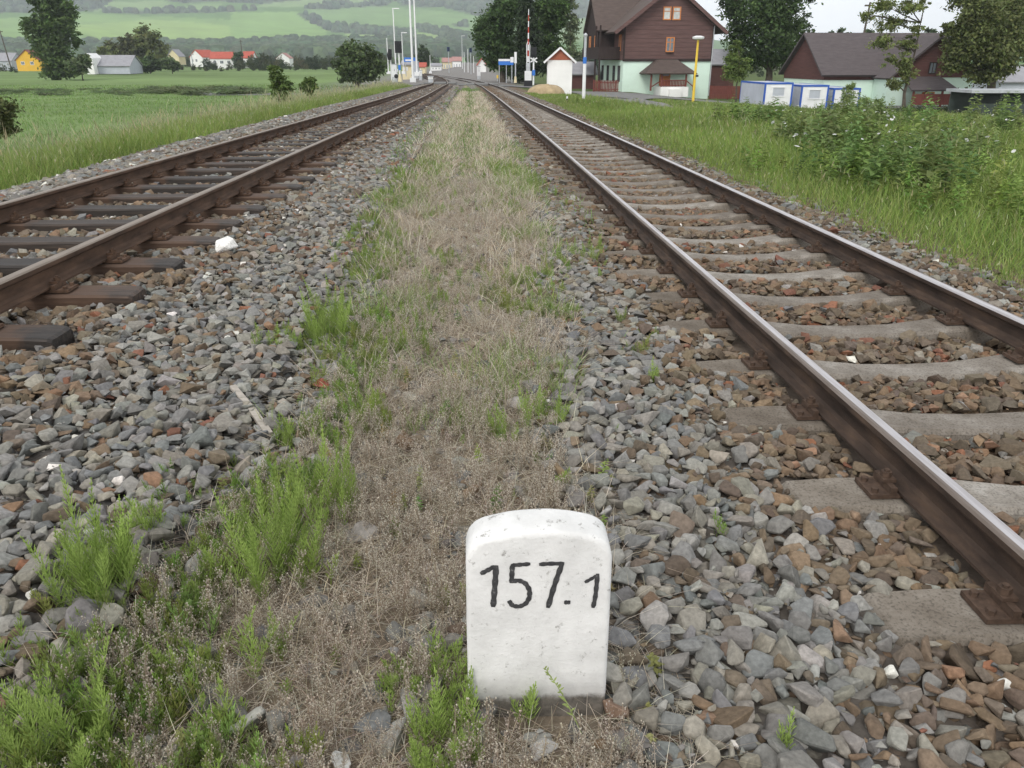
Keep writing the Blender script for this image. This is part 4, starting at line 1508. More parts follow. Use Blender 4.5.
# fine green grass mixed into both sides of the strip
n = 46000
y = 3.2 + 14 * rng.random(n) ** 1.3
l, r_ = strip_edges(y)
x = np.where(rng.random(n) < .5, rng.normal(l + .12, .17, n), rng.normal(r_ - .12, .2, n))
ok = (fbm(x * 1.7 + 3, y * .8 + 13) > .535 + .05 * (y < 5) + .05 * (y < 5) * (x > l + .3)) & (x > l - .25) & (x < r_ + .2)
x, y = x[ok], y[ok]
h = rng.uniform(.05, .19, len(x))
add_blades(bag, np.stack([x, y, ground(x, y) - .01], -1), h, .0022 + .0005 * y, rng.uniform(.15, .7, len(x)), vary((.23, .31, .10), len(x), .3), seg=2)
o = bag.build('green_weeds', M['blade'])
tag(o, 'bright green weeds and horsetail sprouting along the dry strip', 'weeds', kind='stuff')

# ------------------------------------------------------------------ dry growth between the tracks
STRAW = np.array([[.62, .55, .42], [.52, .45, .35], [.45, .38, .29], [.68, .63, .52], [.36, .29, .22], [.62, .57, .49]])
bag = Bag()
n = 56000
y = .75 + 60 * rng.random(n) ** 2.3
l, r_ = strip_edges(y)
x = l - .1 + (r_ - l + .2) * rng.random(n)
keep = (rng.random(n) < .30 + 1.2 * fbm(x * 2.5, y * 2.0)) & in_view(np.stack([x, y, 0 * x], -1), 100)
keep &= ~((np.abs(x - KX) < .2) & (np.abs(y - KY - .05) < .12))
keep &= rng.random(n) < np.where(y < 3.6, .55, 1)
x, y = x[keep], y[keep]
cen = np.clip(1 - np.abs(x - (np.interp(y, [0, 3, 9, 30], [-.2, -.2, -.15, -.05]))) / .35, 0, 1)    # a trodden line runs along the middle
h = rng.uniform(.05, .20, len(x)) * (1 - .55 * cen) * np.interp(y, [0, 3, 8], [.75, 1.05, 1.45])
add_blades(bag, np.stack([x, y, ground(x, y) - .008], -1), h, .0016 + .00055 * y, rng.uniform(.3, 1.7, len(x)), vary(STRAW[rng.integers(0, 6, len(x))], len(x), .25, .05), seg=2)
# fallen litter, lying nearly flat
n = 42000
y = .75 + 14 * rng.random(n) ** 1.8
l, r_ = strip_edges(y)
x = l - .15 + (r_ - l + .3) * rng.random(n)
k = in_view(np.stack([x, y, 0 * x], -1), 100) & ~((np.abs(x - KX) < .2) & (np.abs(y - KY - .05) < .12))
x, y = x[k], y[k]
add_blades(bag, np.stack([x, y, ground(x, y) + rng.uniform(.002, .03, len(x))], -1), rng.uniform(.025, .055, len(x)), .0016 + .0003 * y, rng.uniform(1.8, 3.0, len(x)),
           vary(STRAW[rng.integers(0, 6, len(x))] * .85, len(x), .35, .06), seg=2)


# small dried weeds: thin stems carrying rows of pale pods
def podweed(h, seed):
    rs = np.random.default_rng(seed)
    V, F, Cc, c0 = [], [], [], 0
    for s in range(rs.integers(3, 6)):
        a = rs.random() * 6.283; le = rs.uniform(.1, .5)
        hh = h * rs.uniform(.6, 1)
        t_ = np.linspace(0, 1, 6)
        st = np.stack([math.cos(a) * le * hh * t_, math.sin(a) * le * hh * t_, hh * t_ - .005], -1)
        wv = np.array([-math.sin(a), math.cos(a), 0]) * .0009
        for i in range(5):
            V += [st[i] - wv, st[i] + wv, st[i + 1] + wv * .8, st[i + 1] - wv * .8]
            F.append([c0, c0 + 1, c0 + 2, c0 + 3]); c0 += 4
            Cc += [[.34, .28, .205]] * 4
        for i in range(22):
            u = rs.uniform(.42, 1.0)
            p = np.array([np.interp(u, t_, st[:, k]) for k in range(3)])
            b = rs.random() * 6.283
            d = np.array([math.cos(b), math.sin(b), .55]) * rs.uniform(.006, .013)
            q = p + d
            s1 = np.array([-math.sin(b), math.cos(b), .2]) * .0024
            s2 = np.array([0.3 * math.cos(b), .3 * math.sin(b), 1]) * .003
            V += [q - s1, q - s2, q + s1, q + s2]
            F.append([c0, c0 + 1, c0 + 2, c0 + 3]); c0 += 4
            g = rs.uniform(.75, 1.2)
            Cc += [[.70 * g, .65 * g, .55 * g]] * 4
            V += [p - s1 * .2, p + s1 * .2, q + s1 * .2, q - s1 * .2]
            F.append([c0, c0 + 1, c0 + 2, c0 + 3]); c0 += 4
            Cc += [[.36, .29, .235]] * 4
    return np.array(V), np.array(F), np.array(Cc)


pw = [podweed(.17, 400 + s) for s in range(7)]
n = 3700
y = .8 + 11 * rng.random(n) ** 1.5
l, r_ = strip_edges(y)
u = rng.random(n)
x = l + (r_ - l) * u
dens = fbm(x * 1.6 + 40, y * 1.3 + 11) + .1 * (np.abs(u - .5) > .28)
k = (dens > .43) & in_view(np.stack([x, y, 0 * x], -1), 60) & ~((np.abs(x - KX) < .23) & (np.abs(y - KY - .05) < .16))
for xx, yy in zip(x[k], y[k]):
    v, f_, c = pw[rng.integers(0, 7)]
    s = rng.uniform(.45, 1.05)
    bag.add(*scatter(v, f_, np.array([[xx, yy, float(ground(xx, yy))]]), np.array([[s, s, s]]), np.array([rng.random() * 6.28]), (c * vary((1, 1, 1), 1, .2, .05))[None]))
o = bag.build('dry_grass', M['dry'])
tag(o, 'dry straw coloured grass and seed heads filling the strip between the tracks', 'dry grass', kind='stuff')

# ------------------------------------------------------------------ grass on the banks and the meadows
def grass_field(name, label, xf, n, ymax, ymin, pw_, hfun, cols, wd, seed_head=0.0, keepf=None):
    bag = Bag()
    y = ymin + (ymax - ymin) * rng.random(n) ** pw_
    x = xf(n, y)
    k = in_view(np.stack([x, y, ground(x, y)], -1), 220)
    if keepf is not None: k &= keepf(x, y)
    x, y = x[k], y[k]
    h = hfun(x, y) * rng.uniform(.55, 1.15, len(x))
    tone = cols[rng.integers(0, len(cols), len(x))] * (0.72 + .6 * fbm(x * .35 + 3, y * .2))[:, None]
    add_blades(bag, np.stack([x, y, ground(x, y) - .02], -1), h, wd * (1 + y * .055), rng.uniform(.15, .75, len(x)), vary(tone, len(x), .22, .1), seg=3, tip=None)
    if seed_head:
        s = rng.random(len(x)) < seed_head * np.clip(2.2 * fbm(x * .5, y * .3 + 9) - .55, 0, 1)
        xs, ys, hs = x[s], y[s], h[s] * rng.uniform(1.1, 1.5, s.sum())
        add_blades(bag, np.stack([xs, ys, ground(xs, ys)], -1), hs, wd * .55 * (1 + ys * .05), rng.uniform(.1, .5, len(xs)), vary((.26, .29, .13), len(xs), .25), seg=3)
        hp_ = np.stack([xs + rng.normal(0, .03, len(xs)), ys, ground(xs, ys) + hs * .8], -1)
        add_blades(bag, hp_, hs * .22, wd * 1.2 * (1 + ys * .05), rng.uniform(.1, .7, len(xs)), vary((.36, .36, .21), len(xs), .2), seg=3)
    o = bag.build(name, M['blade'])
    return tag(o, label, 'grass', kind='stuff')


GR = np.array([[.160, .240, .054], [.190, .272, .062], [.230, .300, .078], [.138, .212, .050], [.27, .305, .115]])
MEAD = np.array([[.155, .255, .070], [.178, .270, .078], [.14, .23, .066]])


def bank_h_left(x, y):
    return np.interp(-x, [5.9, 6.5, 7.5, 10, 13], [.15, .50, .80, .85, .45]) * (.7 + .6 * fbm(x * .6, y * .3))


grass_field('bank_grass', 'tall green seeding grass on the bank left of the tracks', lambda n, y: -5.85 - rng.random(n) ** 1.1 * (6 + .05 * y), 130000, 88, 6, 1.5, bank_h_left, GR, .0055, .22,
            lambda x, y: (x > -5.9 - 30) & (rng.random(len(x)) < np.interp(-x, [5.8, 6.4, 7], [.15, .8, 1])))
grass_field('meadow_grass', 'short bright green meadow grass in the field on the left', lambda n, y: -11.5 - rng.random(n) * (4 + .75 * y), 60000, 130, 14, 1.4, lambda x, y: .22 + 0 * x, MEAD, .009, .03)


def bank_h_right(x, y):
    base = np.interp(x, [3.8, 4.4, 5.3, 7, 9, 14], [.07, .19, .32, .46, .52, .45]) * np.interp(y, [22, 45], [1, .62])
    return base * (.6 + .8 * fbm(x * .5 + 11, y * .35))


def keep_right(x, y):
    rd = ((y > 46) & (y < 72) & (x > 8.8 + (72 - y) * .06) & (x < 13.4 - (72 - y) * .03)) | (y > 62) & (x < 40) & (y < 90) & (x > 5)
    return (rng.random(len(x)) < np.interp(x, [3.8, 4.1, 4.6], [.10, .5, 1]) * (.35 + 1.3 * (fbm(x * 1.1, y * .6) > np.interp(x, [3.8, 4.7], [.5, .1])))) & ~rd


grass_field('bank_grass', 'rough green grass and weeds on the bank right of the tracks', lambda n, y: 3.8 + rng.random(n) ** 1.65 * (7 + .42 * y), 170000, 66, 4.5, 1.3, bank_h_right, GR, .006, .045, keep_right)

# low leafy weeds (nettles, thistles, cow parsley) in the right bank
bag = Bag()
lv, lf, lc_ = crown_mesh([(0, 0, .5, .42, .5), (.1, .1, .25, .4, .3)], 260, .055, (1, 1, 1), 55, .3, .2)


def stemweed(h, seed):
    """an upright weed: a stem with pairs of drooping leaves"""
    rs = np.random.default_rng(seed)
    V, F, c0 = [], [], 0
    le, la = rs.uniform(.05, .3), rs.random() * 6.283
    n = 13
    for i in range(n):
        t_ = (i + 1) / n
        c = np.array([math.cos(la) * le * h * t_ ** 2, math.sin(la) * le * h * t_ ** 2, h * t_])
        ll = h * (.20 * math.sin(math.pi * (.15 + .8 * t_)) + .03)
        for q in range(3):
            a = i * 1.3 + q * 2.094 + rs.normal() * .3
            d = np.array([math.cos(a), math.sin(a), rs.uniform(-.15, .7)])
            w_ = np.array([-math.sin(a), math.cos(a), rs.normal() * .25]) * ll * .24
            V += [c, c + d * ll * .5 + w_, c + d * ll + np.array([0, 0, -.25 * ll]), c + d * ll * .5 - w_]
            F.append([c0, c0 + 1, c0 + 2, c0 + 3]); c0 += 4
    top = np.array([math.cos(la) * le * h, math.sin(la) * le * h, h])
    w_ = np.array([.004, .003, 0])
    V += [-w_, w_, top + w_ * .4, top - w_ * .4]; F.append([c0, c0 + 1, c0 + 2, c0 + 3])
    return np.array(V), np.array(F)


sw = [stemweed(1.0, 500 + s) for s in range(6)]


def weed_patch(x, y, n_, rad_, h, col):
    for _ in range(n_):
        xx, yy = x + rng.normal(0, rad_), y + rng.normal(0, rad_ * 1.3)
        if xx < 4.6: continue
        v, f_ = sw[rng.integers(0, 6)]
        s_ = h * rng.uniform(.55, 1.2)
        wd_ = s_ * rng.uniform(.7, 1.0)
        bag.add(*scatter(v, f_, np.array([[xx, yy, float(ground(xx, yy)) - .02]]), np.array([[wd_, wd_, s_]]), np.array([rng.random() * 6.28]), np.tile(vary(col, 1, .25), (len(v), 1))[None]))


for _ in range(560):
    x, y = rng.uniform(5.3, 19), 8 + 40 * rng.random() ** 1.2
    if fbm(np.array(x * .35 + 3), np.array(y * .16 + 5)) < .47: continue
    if (46 < y < 72) and 8 < x < 14: continue
    weed_patch(x, y, 7, .38, rng.uniform(.28, .62) * (1 if y < 24 else .75), [(.19, .27, .062), (.22, .30, .075), (.155, .235, .058), (.26, .325, .10)][rng.integers(0, 4)])
for (px, py, Y, s) in [(835, 158, 17, .95), (850, 150, 18, .9), (745, 128, 26, .8), (820, 150, 19, .8), (880, 200, 12.5, .7), (905, 205, 12, .7), (860, 190, 13, .6), (930, 185, 14, .7), (770, 125, 28, .8), (800, 140, 21, .8), (960, 160, 17, .8), (775, 112, 36, .5), (800, 114, 36, .5), (828, 116, 35, .6), (850, 116, 35, .95), (868, 118, 34, .8), (890, 120, 33, .6), (990, 130, 25, 1.0), (915, 128, 27, .9)]:
    p = at(px, py, Y)
    weed_patch(p[0], Y, 24, .5, s * 1.15, [(.135, .20, .065), (.16, .23, .075), (.19, .25, .09)][rng.integers(0, 3)])
o = bag.build('leafy_weeds', M['leaf'])
tag(o, 'darker leafy weeds growing through the grass of the right bank', 'weeds', kind='stuff')

# small broad leaved weeds among the horsetail
bag = Bag()
for _ in range(260):
    y = 1.1 + 9 * rng.random() ** 1.5
    l, r_ = strip_edges(y)
    x = float(rng.choice([l + rng.uniform(-.15, .7), r_ + rng.uniform(-.35, .15)]))
    if abs(x - KX) < .25 and 1.2 < y < 1.8: continue
    v, f_ = sw[rng.integers(0, 6)]
    s = rng.uniform(.05, .13)
    col = [(.20, .25, .07), (.26, .27, .10), (.15, .22, .07), (.30, .25, .12)][rng.integers(0, 4)]
    bag.add(*scatter(v, f_, np.array([[x, y, float(ground(x, y)) - .005]]), np.array([[s * 1.1, s * 1.1, s]]), np.array([rng.random() * 6.28]), np.tile(vary(col, 1, .25), (len(v), 1))[None]))
o = bag.build('broadleaf_weeds', M['leaf'])
tag(o, 'small broad leaved weeds scattered along the edges of the dry strip', 'weeds', kind='stuff')
# a grass stem with spikelets leaning across the marker
p0, p1 = gpos(588, 744), at(545, 668, 1.497)
p0[2] = float(ground(p0[0], p0[1])) - .01
cs = [p0 + (p1 - p0) * t_ + np.array([0, 0, .018 * math.sin(math.pi * t_)]) for t_ in np.linspace(0, 1, 9)]
mb = MB(); mb.tube([c - p0 for c in cs], [.0016 - .0001 * i for i in range(9)], 5)
rs_ = random.Random(8)
for i in range(26):
    t_ = .35 + .65 * i / 25
    c = p0 + (p1 - p0) * t_ + np.array([0, 0, .018 * math.sin(math.pi * t_)]) - p0
    d = np.array([rs_.uniform(-1, 1) - .5, rs_.uniform(-.4, .4), rs_.uniform(.2, 1.0)]); d /= np.linalg.norm(d)
    L = .017 * (1.25 - t_ * .7)
    mb.tube([c, c + d * L * .5, c + d * L], [.0008, .0024, .0006], 5)
gs = mb.build('seeding_grass', plain('green stem', (.24, .30, .10), .8, 30, .25), loc=tuple(p0))
tag(gs, 'single seeding grass leaning across the lower right face of the marker', 'plant')

# white flower heads
bag = Bag()
fl = [(rng.uniform(866, 900), rng.uniform(100, 150)) for _ in range(26)] + [(rng.uniform(780, 1015), rng.uniform(105, 185)) for _ in range(48)] + [(rng.uniform(735, 850), rng.uniform(112, 150)) for _ in range(14)]
fv = []
for k in range(9):
    a = k / 9 * 6.283
    fv += [(0, 0, 0), (math.cos(a - .3), math.sin(a - .3), .15), (1.1 * math.cos(a), 1.1 * math.sin(a), .2), (math.cos(a + .3), math.sin(a + .3), .15)]
fv = np.array(fv); ff = np.arange(36).reshape(-1, 4)
for px, py in fl:
    Y = np.interp(py, [100, 110, 125, 150, 185], [40, 30, 23, 17, 12.5]) * rng.uniform(.9, 1.1)
    p = at(px, py, Y)
    z0 = float(ground(p[0], Y))
    z = max(z0 + .62, min(p[2], z0 + 1.0))
    s = rng.uniform(.024, .044)
    bag.add(*scatter(fv, ff, np.array([[p[0], Y, z]]), np.array([s]), np.array([rng.random() * 6]), np.full((1, 3), .78), np.array([rng.uniform(.2, 1.1)])))
    stem = np.array([[p[0] - .004, Y, z0], [p[0] + .004, Y, z0], [p[0] + .003, Y, z], [p[0] - .003, Y, z]])
    bag.add(stem, np.array([[0, 1, 2, 3]]), np.full((4, 3), .1) * np.array([.9, 1.6, .5]))
o = bag.build('white_flowers', M['flower'])
tag(o, 'scattered white flower heads in the grass of the right bank', 'flowers', kind='stuff')

# hedge line across the left field
bag = Bag()
for _ in range(200):
    px = rng.uniform(-40, 262)
    Y = rng.uniform(92, 112)
    X = at(px, 70, Y)[0]
    s = rng.uniform(.7, 1.5) * (1.25 if px > 150 else .8)
    v, f_, c = lv, lf, lc_
    bag.add(*scatter(v, f_, np.array([[X, Y, float(ground(X, Y)) - .1]]), np.array([[s * 2.0, s * 1.8, s * .5]]), np.array([rng.random() * 6.28]), (c * vary((.15, .205, .09), 1, .2))[None]))
o = bag.build('rough_herbage', M['leaf'])
tag(o, 'dark line of rough herbage crossing the green field on the left', 'herbage', kind='stuff')
# ------------------------------------------------------------------ roads
def sheet(name, pts, mat, up=.02, n=24):
    """a strip of road following the land: pts = [(x_left, y_left, x_right, y_right), ...]"""
    pts = np.array(pts, float)
    t = np.linspace(0, len(pts) - 1, n)
    P = np.stack([np.interp(t, np.arange(len(pts)), pts[:, k]) for k in range(4)], -1)
    u = np.linspace(0, 1, 12)
    X = P[:, 0:1] * (1 - u) + P[:, 2:3] * u
    Y = P[:, 1:2] * (1 - u) + P[:, 3:4] * u
    Z = ground(X, Y) + up
    idx = np.arange(n * 12).reshape(n, 12)
    F = np.stack([idx[:-1, :-1], idx[:-1, 1:], idx[1:, 1:], idx[1:, :-1]], -1).reshape(-1, 4)
    return np_object(name, np.stack([X, Y, Z], -1).reshape(-1, 3), [F], mat)


road = sheet('road', [(-30, 97, -30, 91), (-8, 97, -8, 90.5), (5, 96, 5, 89), (12, 90, 10.5, 79), (20, 84, 14, 68), (30, 80, 24, 66), (44, 79, 40, 66)], M['asphalt'], .05, 60)
road['kind'] = 'structure'
path = sheet('path', [(8.4, 72, 13.6, 70), (9.2, 64, 13.3, 63), (10.2, 54, 12.9, 54), (10.8, 47, 12.2, 47)], M['asphalt'], .055, 30)
path['kind'] = 'structure'
# planks and panels between the rails make the level crossing deck
mb = MB()
for cf, zf in ((right_c, right_z), (left_c, left_z)):
    c0 = float(cf(93))
    z = float(zf(93))
    mb.box(c0 - .64, c0 + .64, 90.5, 95.5, z - .14, z - .01)
    mb.box(c0 - 1.7, c0 - .84, 90.5, 95.5, z - .14, z - .012)
    mb.box(c0 + .84, c0 + 1.7, 90.5, 95.5, z - .14, z - .012)
tag(mb.build('crossing_deck', M['asphalt']), 'grey level crossing deck laid across both tracks far ahead', 'level crossing')


# ------------------------------------------------------------------ building helpers
def window(root, x0, x1, z0, z1, y, frame, pane, bars=1, fw=.09, out=-1, axis='y', arms=0):
    """frame standing proud of a wall at local y (facing -y) or at local x"""
    mb = MB()

    def bx(m, a0, a1, b0, b1, d0, d1):
        if axis == 'y': m.box(a0, a1, min(d0, d1), max(d0, d1), b0, b1)
        else: m.box(min(d0, d1), max(d0, d1), a0, a1, b0, b1)
    d0, d1 = y - out * .05, y + out * .06
    bx(mb, x0, x0 + fw, z0, z1, d0, d1); bx(mb, x1 - fw, x1, z0, z1, d0, d1)
    bx(mb, x0 + fw, x1 - fw, z0, z0 + fw, d0, d1); bx(mb, x0 + fw, x1 - fw, z1 - fw, z1, d0, d1)
    for k in range(bars):
        xm = x0 + (x1 - x0) * (k + 1) / (bars + 1)
        bx(mb, xm - fw * .35, xm + fw * .35, z0 + fw, z1 - fw, d0, d1 - out * .012)
    if arms:
        zm = z0 + (z1 - z0) * .66
        bx(mb, x0 + fw, x1 - fw, zm - fw * .3, zm + fw * .3, d0, d1 - out * .006)
    f = mb.build('window', frame, root)
    mb = MB()
    bx(mb, x0 + fw * .5, x1 - fw * .5, z0 + fw * .5, z1 - fw * .5, y - out * .03, y + out * .02)
    mb.build('pane', pane, f)
    return f


def gable_roof(mb, x0, x1, y0, y1, ze, zr, over=.4, th=.16, ridge='y', ext=.4):
    """two thick slopes; ridge runs along y (gable faces -y) or along x"""
    if ridge == 'y':
        xm = (x0 + x1) / 2
        sl = (zr - ze) / (xm - x0)
        for s, xe in ((-1, x0 - over), (1, x1 + over)):
            zo = ze - sl * over
            q = [(xe, y0 - ext, zo), (xm, y0 - ext, zr), (xm, y1 + ext, zr), (xe, y1 + ext, zo)]
            mb.slab([(a, b, c + th) for a, b, c in q], th)
    else:
        ym = (y0 + y1) / 2
        sl = (zr - ze) / (ym - y0)
        for s, ye in ((-1, y0 - over), (1, y1 + over)):
            zo = ze - sl * over
            q = [(x0 - ext, ye, zo), (x0 - ext, ym, zr), (x1 + ext, ym, zr), (x1 + ext, ye, zo)]
            mb.slab([(a, b, c + th) for a, b, c in q], th)


# ------------------------------------------------------------------ timber station house
HY = 90.0
hx0 = at(622, 89, HY)[0]
HB = float(at(660, 90, HY)[2])
SW = float(at(710, 89, HY)[0] - hx0)
st = empty('station_house', (hx0, HY, HB), 'large brown timber station house on a mint green ground floor, with a steep brown roof', 'house', math.radians(3.5))
zg, ze, zr, SD = 2.95, 6.35, 10.0, 12.5
mb = MB(); mb.box(0, SW, 0, SD, -1.0, zg); mb.build('lower_wall', M['mint'], st)
mb = MB()
mb.prism([(-.08, zg + .002), (SW + .08, zg + .002), (SW + .08, ze), (SW / 2, zr - .05), (-.08, ze)], 'y', -.08, SD + .08)
mb.build('upper_wall', M['boards'], st)
mb = MB(); gable_roof(mb, -.08, SW + .08, 0, SD, ze, zr, 1.15, .2, 'y', .95)
rf = mb.build('roof', M['roof'], st)
mb = MB(); mb.box(SW / 2 - .4, SW / 2 + .4, 6, 6.8, zr - .6, zr + 1.2); mb.build('chimney', M['fence_red'], rf)
mb = MB()
for s in (-1, 1):
    xe = SW / 2 + s * (SW / 2 + .08 + 1.15); sl = (zr - ze) / (SW / 2 + .08)
    zo = ze - sl * 1.15
    mb.obox((SW / 2, -.98, zr + .06), (xe, -.98, zo + .06), .06, .34)
mb.build('bargeboard', M['boards'], st)
# trims on the gable wall
mb = MB()
mb.box(-.12, SW + .12, -.15, -.082, zg - .12, zg + .14); mb.box(-.11, .08, -.13, -.083, zg + .142, ze); mb.box(SW - .08, SW + .11, -.13, -.083, zg + .142, ze)
mb.build('trim_board', M['darkwood'], st)


def HX(px): return float(at(px, 60, HY)[0] - hx0)
def HZ(py): return float(at(665, py, HY)[2] - HB)


for (a, b_) in ((660.5, 668.5), (670, 678.2)):
    window(st, HX(a), HX(b_), HZ(20), HZ(6.5), -.08, M['orange'], M['pale_pane'], 0, .11, arms=1)
window(st, HX(665.3), HX(673.8), HZ(52), HZ(37), -.08, M['orange'], M['pane'], 1, .11, arms=1)
mb = MB(); mb.box(HX(665.8), HX(673.2), -.24, -.11, HZ(53.4), HZ(52.2)); mb.build('window_box', M['darkwood'], st)
# board joints, gutters and a downpipe
mb = MB()
for k in range(1, 13):
    z = zg + k * .42
    hw_ = SW / 2 + .05 if z < ze else (SW / 2 + .05) * (zr - z) / (zr - ze)
    if hw_ > .4: mb.box(SW / 2 - hw_, SW / 2 + hw_, -.098, -.079, z - .008, z + .008)
mb.build('board_joint', M['darkwood'], st)
mb = MB(); mb.tube([(SW + .02, -.2, -.6), (SW + .02, -.2, ze - .1)], .06, 8); mb.build('downpipe', M['grey_metal'], st)
# porch with hip roof, posts, rail and steps
mb = MB()
px0, px1 = HX(640), HX(691.5); pz0, pz1 = HZ(73), HZ(59.5)
xm = (px0 + px1) / 2
a = [(px0, -2.7, pz0), (px1, -2.7, pz0), (px1, .3, pz0), (px0, .3, pz0)]
top = [(xm - 1.0, -1.0, pz1), (xm + 1.0, -1.0, pz1), (xm + 1.0, .0, pz1), (xm - 1.0, .0, pz1)]
mb.slab([a[0], a[1], top[1], top[0]], .14); mb.slab([a[0], top[0], top[3], a[3]], .14); mb.slab([a[1], a[2], top[2], top[1]], .14)
pr = mb.build('porch_roof', M['roof'], st)
for px in (647, 657.5, 682, 690):
    mb = MB(); x = HX(px); mb.box(x - .08, x + .08, -2.3, -2.14, 0, pz0 + .1); mb.build('porch_post', M['fence_red'], st)
mb = MB()
xa, xb = HX(657.5), HX(682)
mb.box(xa + .08, xb - .08, -2.26, -2.2, .95, 1.05); mb.box(xa + .08, xb - .08, -2.26, -2.2, .45, .53)
n_ = 16
for k in range(n_):
    x = xa + .1 + (xb - xa - .2) * k / (n_ - 1); mb.box(x - .05, x + .05, -2.195, -2.17, .4, 1.0)
mb.obox((xb, -2.24, 1.0), (HX(690), -2.24, .35), .06, .1); mb.obox((xa, -2.24, 1.0), (HX(647), -2.24, .35), .06, .1)
mb.build('porch_railing', M['fence_red'], st)
mb = MB(); mb.box(HX(656), HX(684), -2.6, 0, -.6, .38); mb.box(HX(664), HX(676), -3.0, -2.603, -.6, .16); mb.build('porch_step', M['white'], st)
mb = MB(); mb.box(HX(661), HX(672), -.10, .02, .4, HZ(70)); d_ = mb.build('door', M['orange'], st)
mb = MB(); mb.box(HX(662.5), HX(670.5), -.14, -.103, 1.4, HZ(71)); mb.build('pane', M['pane'], d_)
# projecting timber wing with a balcony on the left
wx0, wx1, wy0, wy1 = -1.9, 0, 4.2, 10.4
mb = MB(); mb.box(wx0, wx1 - .002, wy0, wy1, zg + .3, ze + .1)
mb.prism([(wy0, ze + .1), (wy1, ze + .1), ((wy0 + wy1) / 2, zr - .5)], 'x', wx0, 1.5)
mb.build('balcony_wing', M['darkwood'], st)
mb = MB(); gable_roof(mb, wx0, SW / 2, wy0, wy1, ze + .1, zr - .45, .7, .18, 'x', .35)
mb.build('wing_roof', M['roof'], st)
mb = MB(); mb.box(wx0 - .5, -.1, wy0 - 2.9, wy1, zg + .1, zg + .26); mb.box(wx0 - .5, wx0 - .44, wy0 - 2.9, wy1, zg + .262, zg + 1.3)
mb.box(wx0 - .44, -.1, wy0 - 2.9, wy0 - 2.84, zg + .262, zg + 1.3)
bal = mb.build('balcony', M['darkwood'], st)
for yy in (wy0 - 2.8, wy0 - .6, wy1 - .2):
    mb = MB(); mb.box(wx0 - .42, wx0 - .26, yy, yy + .16, -1.0, zg + .098); mb.box(wx0 - .42, wx0 - .26, yy, yy + .16, zg + 1.302, ze); mb.build('balcony_post', M['darkwood'], st)
for yy in (1.0, 5.0, 8.0):
    window(st, yy, yy + .9, zg + .9, zg + 2.5, -.08 if yy < 4 else wx0, M['orange'], M['pane'], 1, .1, -1, 'x')
for yy in (1.2, 3.6, 6.6, 9.4):
    window(st, yy, yy + 1.0, .8, 2.4, 0, M['darkwood'], M['pane'], 1, .1, -1, 'x')

# ------------------------------------------------------------------ low brown house
LY = 76.0
lx0 = float(at(824, 80, LY)[0]); LB = float(at(880, 106, LY)[2])
lh = empty('low_house', (lx0, LY, LB), 'long low reddish brown house with a grey roof and mint green base behind the containers', 'house', math.radians(2))


def LX(px): return float(at(px, 70, LY)[0] - lx0)
def LZ(py): return float(at(880, py, LY)[2] - LB)


lw, ld = LX(966), 9.0
lze, lzr = LZ(72), LZ(33)
mb = MB(); mb.box(0, lw, 0, ld, -1, LZ(80)); mb.build('lower_wall', M['mint'], lh)
mb = MB(); mb.prism([(-.06, LZ(80) + .002), (ld + .06, LZ(80) + .002), (ld + .06, lze), (ld / 2, lzr - .05), (-.06, lze)], 'x', -.06, lw + .06)
mb.build('upper_wall', M['boards2'], lh)
mb = MB(); gable_roof(mb, 0, lw, 0, ld, lze, lzr, .55, .16, 'x', .5); lrf = mb.build('roof', M['roof2'], lh)
gx0, gx1 = LX(876), LX(960)
gz, gzr = LZ(77), LZ(38)
mb = MB(); mb.box(gx0, gx1, -2.6, -.065, -1, gz); mb.build('wing_lower_wall', M['mint'], lh)
mb = MB(); mb.prism([(gx0 - .05, gz + .002), (gx1 + .05, gz + .002), ((gx0 + gx1) / 2, gzr)], 'y', -2.66, 3.6); mb.build('wing_gable', M['boards2'], lh)
mb = MB(); gable_roof(mb, gx0 - .05, gx1 + .05, -2.66, 4.0, gz, gzr, .25, .16, 'y', .5); mb.build('wing_roof', M['roof2'], lh)
window(lh, LX(939), LX(957), LZ(102), LZ(90.5), -2.6, M['white_metal'], M['pane'], 1, .1)
window(lh, LX(913.5), LX(921), LZ(73.5), LZ(62), -2.66, M['darkwood'], M['pane'], 1, .08)
mb = MB()
vx0, vx1 = LX(886), LX(932)
mb.slab([(vx0, -5.0, LZ(88)), (vx1, -5.0, LZ(88)), (vx1 - .5, -2.7, LZ(76)), (vx0 + .3, -2.7, LZ(76))], .14)
mb.build('porch_roof', M['roof2'], lh)
for px in (890, 902, 918, 928):
    mb = MB(); x = LX(px); mb.box(x - .07, x + .07, -4.8, -4.66, -.8, LZ(88)); mb.build('porch_post', M['fence_red'], lh)
mb = MB(); mb.box(LX(890) + .08, LX(928) - .08, -4.76, -4.70, .3, 1.2); mb.build('porch_railing', M['fence_red'], lh)
window(lh, LX(912), LX(924), LZ(103), LZ(91), -2.6, M['orange'], M['pane'], 1, .1)
for px in (838, 856):
    window(lh, LX(px), LX(px + 9), LZ(100), LZ(88), 0, M['white_metal'], M['pane'], 1, .09)

